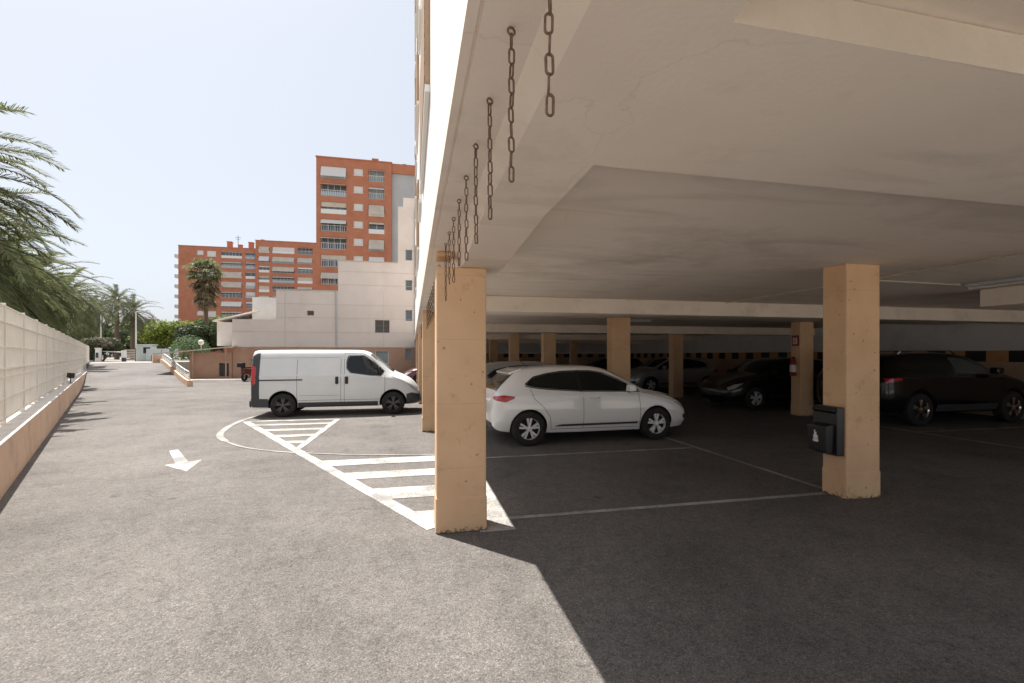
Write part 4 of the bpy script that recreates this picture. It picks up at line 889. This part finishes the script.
def suv(loc, rz, label, paint):
    e = empty('estate_car', loc, rz, label, 'car', None, 1.06); B = Body(SV); o = B.shell().build('body', [paint, M['arch']], e, smooth=True); cut_arches(o, (-1.32, 1.32), .40, .92)
    for sd_ in (-1, 1):
        m = MB(); B.patch(m, sd_, (-1.8, -.33), [(-1.8, 1.28), (-1.6, 1.18), (-.33, 1.11)], [(-1.8, 1.30), (-1.6, 1.41), (-.33, 1.465)], .004); m.build('side_window', M['glass_dark'], e, smooth=True)
        m = MB(); B.patch(m, sd_, (-.27, .92), [(-.27, 1.11), (.92, 1.08)], [(-.27, 1.465), (.15, 1.43), (.5, 1.30), (.92, 1.10)], .004); m.build('side_window', plain('tinted_glass', (.06, .07, .07), .1), e, smooth=True)
        m = MB(); B.strip(m, sd_, [(-1.3, 1.09), (-1.0, .8), (-.87, .5)], .007); B.strip(m, sd_, [(-.3, 1.09), (-.3, .35)], .007); B.strip(m, sd_, [(.95, 1.05), (.95, .35)], .007); m.build('door_gap', M['seam'], e)
        m = MB(); yy = B.side_y(-.6, 1.58); m.tube([(-1.5, sd_*.57, 1.53), (-1.4, sd_*.57, 1.60), (0, sd_*.57, 1.61), (.12, sd_*.57, 1.54)], .018, 6); m.build('roof_rail', M['chrome'], e, smooth=True)
        m = MB(); B.patch(m, sd_, (-2.15, -1.8), [(-2.15, .92), (-1.8, .98)], [(-2.15, 1.02), (-1.8, 1.02)], .009, 3, nx=12); m.build('tail_lamp', M['red_lamp'], e)
        m = MB(); B.patch(m, sd_, (1.8, 2.12), [(1.8, .83), (2.12, .70)], [(1.8, .87), (2.12, .79)], .009, 3, nx=12); m.build('headlamp', M['lamp'], e)
        m = MB(); B.patch(m, sd_, (-.87, .87), [(-.87, .3), (.87, .3)], [(-.87, .45), (.87, .45)], .012, 3); m.build('sill_trim', M['dark_plastic'], e)
        m = MB(); m.box(.62, .80, min(sd_*.90, sd_*1.07), max(sd_*.90, sd_*1.07), 1.10, 1.24); m.build('mirror', paint, e, bevel=.03)
        for ax in (-1.32, 1.32): wheel(e, ax, sd_*.82, .35, sd_, 'thin', .21)
    m = MB(); B.top(m, (-2.1, -1.78), (.62, .60), .007); m.build('rear_window', M['glass_dark'], e, smooth=True)
    m = MB(); B.top(m, (.32, 1.05), (.62, .70), .006); m.build('windscreen', M['glass_dark'], e, smooth=True)
    m = MB(); m.box(2.12, 2.205, -.5, .5, .45, .66); m.build('grille', M['black'], e, bevel=.02)
    return e
suv((12.52, 8.95, 0), R(0), 'black estate car with silver roof rails behind the column with the black box', M['black_car'])

VN = [(-2.42, .50, 1.0, 1.60, .74, .78, .74, .52), (-2.40, .30, 1.22, 1.88, .86, .90, .87, .68), (-2.33, .27, 1.26, 1.95, .89, .935, .91, .74), (-2.1, .26, 1.26, 1.96, .90, .95, .92, .76), (-1, .26, 1.26, 1.97, .90, .95, .925, .77), (.2, .26, 1.25, 1.97, .90, .95, .925, .77), (.62, .26, 1.23, 1.955, .90, .95, .92, .74), (.85, .26, 1.21, 1.87, .90, .95, .915, .72),
      (1.1, .26, 1.19, 1.68, .90, .95, .91, .70), (1.4, .27, 1.15, 1.44, .90, .948, .90, .71), (1.62, .27, 1.12, 1.27, .89, .945, .89, .72), (1.85, .28, 1.04, 1.17, .88, .935, .86, .70), (2.08, .29, .92, 1.04, .84, .90, .80, .64), (2.24, .30, .78, .88, .77, .83, .70, .52), (2.34, .33, .66, .73, .66, .72, .58, .38), (2.38, .42, .58, .62, .5, .54, .46, .28)]
def van(loc, rz, sc_, label):
    e = empty('panel_van', loc, rz, label, 'van', None, sc_); B = Body(VN); o = B.shell(96).build('body', [M['van_paint'], M['arch']], e, smooth=True); cut_arches(o, (-1.55, 1.55), .40, .94)
    for sd_ in (-1, 1):
        m = MB(); B.patch(m, sd_, (.22, 1.26), [(.22, 1.42), (.32, 1.30), (.9, 1.215), (1.18, 1.21), (1.26, 1.30)], [(.22, 1.60), (.26, 1.765), (.68, 1.775), (1.0, 1.56), (1.26, 1.33)], .006, 8, nx=36); m.build('side_window', M['glass_dark'], e, smooth=True)
        m = MB(); B.strip(m, sd_, [(.205, 1.41), (.31, 1.288), (.9, 1.2), (1.19, 1.195), (1.275, 1.315), (1.0, 1.575), (.69, 1.79), (.25, 1.78), (.205, 1.62), (.205, 1.41)], .025, .005); B.strip(m, sd_, [(.78, 1.22), (.80, 1.70)], .02, .008); m.build('window_trim', M['black'], e)
        m = MB()
        B.strip(m, sd_, [(-1.17, 1.9), (-1.17, .45)], .009); B.strip(m, sd_, [(.04, 1.88), (.04, .42)], .009); B.strip(m, sd_, [(.14, 1.86), (.14, .42)], .009); B.strip(m, sd_, [(1.30, 1.20), (1.31, .9), (1.28, .6)], .009); B.strip(m, sd_, [(.14, 1.86), (.7, 1.85), (1.0, 1.62), (1.32, 1.3)], .008)
        B.strip(m, sd_, [(-1.17, .48), (1.2, .48)], .007); B.strip(m, sd_, [(-2.2, 1.72), (.04, 1.74)], .005); B.strip(m, sd_, [(-1.1, .62), (.02, .62)], .006)
        B.strip(m, sd_, [(1.5, 1.16), (1.9, .99), (2.15, .87)], .009)
        m.build('door_gap', M['seam'], e)
        m = MB(); yy = B.side_y(-1.6, 1.08); m.tube([(-2.2, sd_*(yy+.006), 1.08), (-1.02, sd_*(yy+.006), 1.085)], .018, 6); m.build('door_rail', M['black'], e)
        m = MB(); B.patch(m, sd_, (-1.14, 1.1), [(-1.14, .28), (1.1, .28)], [(-1.14, .42), (1.1, .42)], .012, 4); m.build('sill_trim', M['dark_plastic'], e)
        m = MB(); B.patch(m, sd_, (-2.41, -2.17), [(-2.41, .53), (-2.17, .53)], [(-2.41, 1.75), (-2.25, 1.86), (-2.17, 1.86)], .006, 20, nx=8); m.build('corner_trim', M['dark_plastic'], e)
        m = MB(); B.patch(m, sd_, (-2.405, -2.26), [(-2.405, .95), (-2.26, .98)], [(-2.405, 1.55), (-2.26, 1.45)], .014, 10, nx=6); m.build('tail_lamp', M['red_lamp'], e, smooth=True)
        m = MB(); B.patch(m, sd_, (1.93, 2.28), [(1.93, .98), (2.1, .80), (2.28, .70)], [(1.93, .99), (2.1, .92), (2.28, .80)], .009, 5, nx=16); m.build('headlamp', M['lamp'], e, smooth=True)
        m = MB(); B.patch(m, sd_, (-2.4, -1.93), [(-2.4, .31), (-1.93, .30)], [(-2.4, .56), (-1.93, .54)], .012, 6, nx=14); m.build('bumper_corner', M['dark_plastic'], e, smooth=True)
        m = MB(); B.patch(m, sd_, (1.94, 2.36), [(1.94, .31), (2.36, .36)], [(1.94, .62), (2.1, .66), (2.36, .60)], .012, 6, nx=14); m.build('bumper_corner', M['dark_plastic'], e, smooth=True)
        for hx in (-.07, .205):
            m = MB(); yb = B.side_y(hx, 1.05); m.box(hx-.045, hx+.045, min(sd_*(yb-.02), sd_*(yb+.03)), max(sd_*(yb-.02), sd_*(yb+.03)), .95, 1.17); m.build('door_handle', M['black'], e, bevel=.02)
        m = MB(); yb = B.side_y(1.15, 1.3); m.hexa([(1.13, sd_*(yb+.02), 1.24), (1.22, sd_*(yb+.03), 1.24), (1.22, sd_*(yb+.22), 1.26), (1.13, sd_*(yb+.22), 1.26), (1.11, sd_*(yb+.05), 1.47), (1.2, sd_*(yb+.05), 1.46), (1.2, sd_*(yb+.21), 1.45), (1.11, sd_*(yb+.21), 1.46)]); m.build('mirror', M['black'], e, bevel=.025)
        for ax in (-1.55, 1.55): wheel(e, ax, sd_*.83, .345, sd_, 'dark', .2)
    m = MB(); B.top(m, (.88, 1.56), (.68, .72), .006); m.build('windscreen', M['glass_dark'], e, smooth=True)
    m = MB(); m.box(2.3, 2.4, -.55, .55, .36, .50); m.box(2.26, 2.37, -.4, .4, .60, .68); m.build('grille', M['dark_plastic'], e, bevel=.03)
    m = MB(); m.box(-2.47, -2.28, -.84, .84, .30, .50); m.build('rear_bumper', M['dark_plastic'], e, bevel=.04)
    for yy in (-.42, .42): m = MB(); m.box(-2.432, -2.40, yy-.3, yy+.3, 1.25, 1.7); m.build('rear_window', M['glass_dark'], e, bevel=.02)
    return e
VS = .884
ang = math.atan2(12.42-11.80, 2.67)*0
pv = van((-1.87, 13.48, 0), R(.4), VS, 'white panel van parked across the lot beyond the hatched markings, nose towards the columns')

# scooter by the wall
sc_ = empty('motor_scooter', (-9.75, 31.0, 0), R(75), 'dark red scooter parked against the terracotta wall behind the tail of the van', 'scooter')
m = MB(); 
for x in (-.62, .62):
    m = MB(); m.lathe([(.16, -.05), (.25, -.055), (.28, 0), (.25, .055), (.16, .05)], (x, 0, .28), 'Y', 20); m.build('wheel', M['rubber'], sc_, smooth=True)
m = MB(); m.hexa([(-.75, -.14, .42), (-.05, -.16, .30), (-.05, .16, .30), (-.75, .14, .42), (-.8, -.12, .78), (-.1, -.15, .74), (-.1, .15, .74), (-.8, .12, .78)]); m.box(-.05, .35, -.15, .15, .24, .32); m.hexa([(.35, -.18, .26), (.42, -.18, .26), (.42, .18, .26), (.35, .18, .26), (.45, -.2, .9), (.56, -.12, .9), (.56, .12, .9), (.45, .2, .9)]); m.build('body', M['maroon_car'], sc_, bevel=.03)
m = MB(); m.box(-.82, -.1, -.13, .13, .79, .87); m.build('seat', M['black'], sc_, bevel=.03)
m = MB(); m.tube([(.62, 0, .3), (.48, 0, 1.0)], .025, 8); m.tube([(.44, -.34, 1.05), (.48, 0, 1.0), (.44, .34, 1.05)], .018, 8); m.build('handlebar', M['black'], sc_)
m = MB(); m.box(-1.08, -.78, -.18, .18, .86, 1.14); m.build('top_box', M['black'], sc_, bevel=.04)

# ------------------------------------------------------------ vegetation
def frond(m, base, az, el, L_, droop, n=34, ll=.5, w_=.035, curl=0.0, r_=rnd):
    p = Vector(base); pts = []; K = 14; a = el; az0 = az
    for k in range(K+1):
        pts.append(p.copy()); d = Vector((math.cos(az)*math.cos(a), math.sin(az)*math.cos(a), math.sin(a))); p = p+d*(L_/K); a -= droop/K*(.5+1.2*k/K); az += curl/K
    m.tube(pts, [.03*(1-.85*k/K)+.004 for k in range(K+1)], 4, 1, cap=False)
    for k in range(n):
        t = .14+.86*k/n; f_ = t*K; i = min(int(f_), K-1); q = pts[i].lerp(pts[i+1], f_-i); tg = (pts[i+1]-pts[i]).normalized()
        sd_ = tg.cross(Vector((0, 0, 1)));
        if sd_.length < .05: sd_ = Vector((1, 0, 0))
        sd_.normalize(); up = sd_.cross(tg).normalized()
        ln = ll*(.34+.66*max(0, math.sin(math.pi*min(1, t*.86+.06)))**.6)*r_.uniform(.85, 1.1)
        for s_ in (-1, 1):
            dv = (tg*r_.uniform(.6, .85)+sd_*s_*r_.uniform(.8, 1.0)+up*r_.uniform(.1, .4)).normalized()
            e1 = q+dv*ln*.55; e2 = q+dv*ln+Vector((0, 0, -ln*r_.uniform(.02, .24))); wv = dv.cross(up).normalized() if dv.cross(up).length > .01 else tg
            wv = (wv+tg*.8).normalized()*w_
            i0 = len(m.v); m.v += [tuple(q-wv*.5), tuple(q+wv*.5), tuple(e1+wv*.55), tuple(e1-wv*.55), tuple(e2)]
            m.f += [(i0, i0+1, i0+2, i0+3), (i0+3, i0+2, i0+4)]; m.m += [0, 0]
def date_palm(loc, H, L_, nf, label, near=False, lean=(0, 0), mat='palm_far', seed=1, cat='palm tree', group='date palms beyond the fence', elr=(-.55, 1.35), n=26, ll=.45, w_=.05):
    r_ = random.Random(seed); e = empty('date_palm', loc, r_.uniform(0, 6), label, cat, group)
    m = MB(); K = 26; pts = []; rr = []
    for k in range(K+1): t = k/K; pts.append((lean[0]*t*t, lean[1]*t*t, H*t)); rr.append((.24 if H > 5 else .3)*(1.15-.25*t)*(1+.10*(k % 2))+(.12*max(0, t-.88)/.12))
    m.tube(pts, rr, 12); m.build('trunk', M['bark'], e)
    m = MB(); c = Vector((lean[0], lean[1], H))
    for k in range(nf):
        t = (k+.5)/nf; el = elr[1]-(elr[1]-elr[0])*t**.8+r_.uniform(-.12, .12); az = k*2.39996+r_.uniform(-.15, .15)
        frond(m, c+Vector((math.cos(az)*.12, math.sin(az)*.12, -.25*t)), az, el, L_*r_.uniform(.85, 1.08), r_.uniform(.75, 1.3)+.35*(1-t), n, ll, w_, r_.uniform(-.25, .25), r_)
    m.build('crown', [M[mat], M['dry_leaf']], e, fix=False)
    return e
PG = 'date palms beyond the fence'
for px, zc, H, L_, nf, lab, sd_, n_, w_ in (
    (-128, 11, 5.9, 4.0, 130, 'largest date palm beyond the fence, its long fronds hanging in from the left edge', 3, 84, .04),
    (-88, 14.5, 5.0, 3.9, 150, 'bushy low date palm just behind the largest one, fronds over the fence', 5, 66, .05),
    (-30, 20, 5.2, 3.7, 130, 'date palm in the middle of the row beyond the fence', 8, 56, .06),
    (22, 28, 5.8, 4.0, 110, 'farther date palm of the row beyond the fence, left of the white lamp post', 9, 46, .075),
    (62, 44, 7.2, 4.6, 100, 'farthest date palm of the row beyond the fence, beside the white lamp post', 10, 40, .09)):
    x, y = at(px, zc); date_palm((x, y, -.03), H, L_, nf, lab, mat='palm_leaf', seed=sd_, n=n_, ll=.46, w_=w_, elr=(-.75, 1.25))
for px, zc, H, L_, lab, sd_ in ((117, 62, 8.2, 3.4, 'tall slender date palm standing clear beyond the gate', 11), (133, 58, 6.3, 3.1, 'shorter date palm right of the tall slender one beyond the gate', 12), (100, 75, 8.5, 3.2, 'distant date palm left of the tall slender one, behind the lamp post', 13), (88, 66, 7.0, 3.6, 'date palm half hidden behind the row at the far end of the fence', 14)):
    x, y = at(px, zc); date_palm((x, y, 1.0), H, L_, 40, lab, mat='palm_far', seed=sd_, n=24, ll=.5, w_=.075, elr=(-.9, 1.35), group='date palms beyond the gate')
# fan palm with a dry skirt
x, y = at(206, 62); fpz = empty('fan_palm', (x, y, .1), 0, 'tall fan palm with a shaggy dry skirt in front of the brick block', 'palm tree')
m = MB(); m.tube([(0, 0, 0), (.1, 0, 5), (-.05, 0, 10), (-.15, 0, 12.6)], [.34, .24, .2, .2], 12); m.build('trunk', M['bark'], fpz)
def fan(m, c, az, el, pet, rad, r_, mi=0):
    d = Vector((math.cos(az)*math.cos(el), math.sin(az)*math.cos(el), math.sin(el))); h = c+d*pet; m.tube([c, h], .03, 3, 1, cap=False)
    s_ = d.cross(Vector((0, 0, 1))).normalized(); n = 13
    for k in range(n):
        a = (k/(n-1)-.5)*3.6; dv = (d*math.cos(a)+s_*math.sin(a)).normalized(); L_ = rad*r_.uniform(.8, 1.05); e1 = h+dv*L_*.6; e2 = h+dv*L_+Vector((0, 0, -L_*r_.uniform(.15, .55))); wv = Vector((0, 0, 1)).cross(dv).normalized()*.09
        i0 = len(m.v); m.v += [tuple(h), tuple(e1-wv), tuple(e1+wv), tuple(e2)]; m.f += [(i0, i0+1, i0+2), (i0+1, i0+3, i0+2)]; m.m += [mi, mi]
r_ = random.Random(21); m = MB()
for k in range(48): t = k/48; fan(m, Vector((-.15, 0, 12.6)), k*2.4, 1.25-1.75*t, r_.uniform(1.0, 1.9), r_.uniform(1.0, 1.4), r_)
m.build('crown', [M['palm_leaf'], M['dry_leaf']], fpz, fix=False)
m = MB()
for k in range(130): q_ = r_.random(); fan(m, Vector((-.1, 0, 12.5-3.4*q_)), r_.random()*6.28, -.15-1.0*r_.random()-.2*q_, r_.uniform(.5, 1.7)*(1.15-.45*q_), r_.uniform(.8, 1.1), r_)
m.build('dry_skirt', [M['dry_leaf'], M['dry_leaf']], fpz, fix=False)
x, y = at(187, 60.5)
# broad-leaved trees and bushes from leaf clumps
def foliage(m, blobs, n, size, r_, surf=.55):
    tot = sum(b[3]*b[4]*b[5] for b in blobs)
    for (cx, cy, cz, rx, ry, rz2) in blobs:
        k_ = int(n*rx*ry*rz2/tot)
        for _ in range(k_):
            u = Vector((r_.gauss(0, 1), r_.gauss(0, 1), r_.gauss(0, 1))).normalized(); rad = r_.random()**.33 if r_.random() > surf else r_.uniform(.82, 1.04)
            p = Vector((cx+u.x*rx*rad, cy+u.y*ry*rad, cz+u.z*rz2*rad)); nn = (u+Vector((r_.uniform(-.8, .8), r_.uniform(-.8, .8), r_.uniform(-.4, 1)))).normalized()
            a_ = nn.cross(Vector((r_.uniform(-1, 1), r_.uniform(-1, 1), r_.uniform(-1, 1)))).normalized(); b_ = nn.cross(a_); s_ = size*r_.uniform(.6, 1.3)
            i0 = len(m.v); m.v += [tuple(p-a_*s_), tuple(p-b_*s_*.5), tuple(p+a_*s_), tuple(p+b_*s_*.5)]; m.f.append((i0, i0+1, i0+2, i0+3)); m.m.append(0)
def tree(px, zc, H, W_, label, mat, seed, name='broadleaf_tree', n=5200, size=.22, group='trees beyond the ramp', base=.35, dy=0):
    r_ = random.Random(seed); x, y = at(px, zc); e = empty(name, (x, y, 1.0), 0, label, 'tree', group)
    m = MB(); m.tube([(0, 0, 0), (.1, .05, H*.25), (-.05, 0, H*.5)], [.22, .16, .1], 8)
    blobs = []
    for k in range(15):
        a_ = r_.random()*6.28; rr = W_*.5*r_.uniform(.1, .78); hz = H*r_.uniform(base+.1, .9); b_ = W_*r_.uniform(.13, .24); hz = min(hz, H-b_*.7)
        c = (math.cos(a_)*rr, math.sin(a_)*rr, hz); blobs.append((*c, b_*1.15, b_*1.15, b_*.8)); m.tube([(0, 0, H*r_.uniform(.2, .4)), (c[0]*.5, c[1]*.5, hz*.75), c], [.09, .06, .02], 5, cap=False)
    m.build('trunk', M['bark'], e)
    m = MB(); foliage(m, blobs, n, size, r_); m.build('crown', M[mat], e, fix=False); return e
for px, zc, H, W_, lab, mat, sd_ in (
    (163, 66, 5.6, 7.0, 'yellow-green tree right above the white booth', 'leaf_yellow', 31), (183, 72, 6.0, 7.5, 'yellow-green tree left of the fan palm trunk', 'leaf_yellow', 32), (150, 80, 4.6, 6, 'green tree behind the booth beside the shorter date palm', 'leaf_green', 33),
    (222, 70, 6.2, 7.5, 'green tree behind the white upper wall of the annex', 'leaf_green', 34), (240, 76, 7.4, 7.5, 'yellow-green treetop showing above the annex roof', 'leaf_yellow', 35), (172, 92, 7.4, 9, 'dark green tree farthest back below the brick block', 'leaf_green', 36),
    (203, 58, 4.4, 6.0, 'dark tree behind the clipped dome bush', 'leaf_dark', 37), (200, 95, 8.4, 9, 'green tree under the left end of the brick block', 'leaf_green', 38)):
    tree(px, zc, H, W_, lab, M and mat, sd_)
for k in range(9):
    px = 40+k*14; tree(px, 105+7*(k % 3), 6.5+1.5*((k*5) % 3), 10, 'dark distant tree in the line behind the date palms', 'leaf_green' if k % 2 else 'leaf_dark', 60+k, n=1800, size=.4, group='dark distant trees behind the date palms', base=.1)
def bush(px, zc, rx, H, z0, label, mat, seed, n, size, name='bush', mat2=None):
    r_ = random.Random(seed); x, y = at(px, zc); e = empty(name, (x, y, z0), 0, label, 'bush')
    m = MB(); 
    for k in range(7): a_ = r_.random()*6.28; m.tube([(0, 0, 0), (math.cos(a_)*rx*.5, math.sin(a_)*rx*.5, H*.55)], [.05, .015], 5, cap=False)
    m.build('stem', M['bark'], e)
    m = MB()
    if name == 'dome_bush': blobs = [(0, 0, 0.1, rx, rx, H-.1)]; foliage(m, blobs, n, size, r_, .85); m.v = [(a_, b_, max(c_, .05)) for a_, b_, c_ in m.v]
    else:
        blobs = [(r_.uniform(-.6, .6)*rx, r_.uniform(-.5, .5)*rx, H*r_.uniform(.3, .72), rx*.42, rx*.42, H*.28) for _ in range(10)]; foliage(m, blobs, n, size, r_)
    m.build('foliage', M[mat], e, fix=False)
    if mat2: m = MB(); foliage(m, [(r_.uniform(-.6, .6)*rx, r_.uniform(-.4, .4)*rx, H*r_.uniform(.7, .85), rx*.35, rx*.35, H*.16) for _ in range(8)], n//3, size, r_); m.build('dry_twigs', M[mat2], e, fix=False)
    return e
bush(190.5, 50, 2.1, 2.75, 1.0, 'clipped green dome-shaped bush above the annex roof', 'leaf_bush', 41, 9000, .07, 'dome_bush')
bush(103, 41, 1.75, 2.2, 1.0, 'dark untrimmed bush with dusty top beside the end of the fence', 'leaf_dark', 42, 7000, .07, 'bush', 'leaf_dusty')
bush(84, 47, 1.9, 2.6, 1.0, 'dusty bush showing over the far end of the fence', 'leaf_dusty', 43, 4000, .08, 'bush', 'leaf_dusty')
# garden ground cover behind the fence
r_ = random.Random(50); m = MB()
for _ in range(9000):
    s_, n_ = r_.uniform(-6, 40), -r_.random()*14-.5; p = Vector(fp(s_, n_, -.03)); h = r_.uniform(.05, .3); a_ = r_.random()*6.28; d = Vector((math.cos(a_), math.sin(a_), 0))*.03
    m.tri(tuple(p-d), tuple(p+d), (p.x+r_.uniform(-.1, .1), p.y+r_.uniform(-.1, .1), p.z+h))
tag(m.build('grass', M['leaf_dusty'], fix=False), 'dusty grass and weeds in the garden behind the fence', 'grass', kind='stuff')

# ------------------------------------------------------------ things by the gate
def place(name, px, zc, label, cat, rz=0, z0=1.004, group=None):
    x, y = at(px, zc); return empty(name, (x, y, z0), rz, label, cat, group)
e = place('gate_post', 98.5, 40, 'white gate post at the end of the fence at the top of the ramp', 'gate post'); m = MB(); m.box(-.16, .16, -.16, .16, 0, 1.15); m.box(-.2, .2, -.2, .2, 1.152, 1.22); m.build('post', M['white_wall'], e, bevel=.01); m = MB(); m.box(-.1, .1, -.18, -.162, .35, .8); m.build('meter_door', M['dark_plastic'], e)
e = place('guard_booth', 144.5, 44, 'small pale guard booth with a dark window at the top of the ramp', 'booth', R(10)); m = MB(); wall_panel(m, (1, 0, 0), (0, 0, 1), (0, 1, 0), -.6, .6, 0, 1.55, [(-.1, .45, .75, 1.35)], .08); m.box(-.6, .6, .082, 1.3, 0, 1.5); m.build('wall', plain('pale_green_panel', (.52, .58, .55), .6), e)
m = MB(); m.box(-.7, .7, -.1, 1.4, 1.552, 1.63); m.build('roof', M['white_metal'], e); m = MB(); m.box(-.1, .45, .03, .06, .75, 1.35); m.build('window', M['glass_dark'], e)
e = place('sliding_gate', 158, 44, 'pale green sheet-metal gate closing the street beside the guard booth', 'gate', R(10)); gm = plain('pale_green_gate', (.50, .57, .55), .5)
for k in range(3): m = MB(); m.box(-.85+k*.58, -.31+k*.58, -.02, .02, .06, 1.15); m.build('gate_panel', gm, e)
m = MB(); m.box(-.9, .9, -.03, .03, 1.152, 1.2); m.box(-.9, -.86, -.03, .03, 0, 1.15); m.box(.86, .9, -.03, .03, 0, 1.15); m.build('gate_frame', M['white_metal'], e)
for px, lab in ((152, 'dark bollard in front of the gate, near the booth'), (161, 'dark bollard in front of the right end of the gate')):
    e = place('bollard', px, 41.5, lab, 'bollard', group='dark bollards before the gate'); m = MB(); m.lathe([(.06, 0), (.06, .5), (.075, .52), (.07, .58), (.001, .6)], (0, 0, 0), n=12); m.build('shaft', M['dark_plastic'], e, smooth=True)
e = place('wooden_fence', 130, 43, 'short brown boarded fence left of the lamp post at the top of the ramp', 'fence', R(8)); m = MB()
for k in range(5): m.box(-.42, .42, -.015, .015, .08+k*.22, .25+k*.22)
m.build('boards', M['shutter'], e); 
for q in (-.46, .40): m = MB(); m.box(q, q+.06, .017, .07, 0, 1.25); m.build('post', M['bark'], e)
e = place('road_barrier', 124, 41, 'white barrier machine with dark foot at the left side of the street entrance', 'barrier'); m = MB(); m.box(-.13, .13, -.13, .13, 0, .35, 1); m.box(-.15, .15, -.15, .15, .352, 1.0, 0); m.build('cabinet', [M['white_metal'], M['dark_plastic']], e, bevel=.02); m = MB(); m.tube([(-.1, -.18, .85), (-2.0, -.18, .95)], .04, 8); m.build('arm', M['white_metal'], e)
def lamp_post(px, zc, H, label, arm):
    e = place('street_lamp', px, zc, label, 'street lamp', group='street lamps beyond the ramp'); m = MB(); m.tube([(0, 0, 0), (0, 0, .3), (0, 0, H)], [.11, .075, .05], 10); m.build('pole', M['white_metal'], e)
    m = MB(); m.tube([(0, 0, H-.05), (arm*.5, 0, H+.08), (arm, 0, H+.1)], .03, 6); m.build('arm', M['white_metal'], e); m = MB(); m.hexa([(arm-.05, -.1, H+.06), (arm+.45, -.1, H+.08), (arm+.45, .1, H+.08), (arm-.05, .1, H+.06), (arm, -.08, H+.14), (arm+.4, -.06, H+.13), (arm+.4, .06, H+.13), (arm, .08, H+.14)]); m.build('lamp_head', M['grey_wall'], e)
lamp_post(101, 50, 5.0, 'white street lamp rising among the palms left of the tall slender date palm', .25)
lamp_post(136, 45, 4.9, 'white street lamp beside the booth, its arm reaching right', .9)
e = empty('globe_lamp', (-12.85, WY-.3, 1.95), 0, 'white globe lamp on a short post above the annex canopy', 'lamp'); m = MB(); m.tube([(0, 0, -.01), (0, 0, .3)], .02, 8); m.build('stem', M['white_metal'], e)
m = MB(); m.lathe([(.16*math.sin(math.pi*k/12), .44-.16*math.cos(math.pi*k/12)) for k in range(13)], (0, 0, 0), n=20); m.build('globe', M['globe'], e, smooth=True)
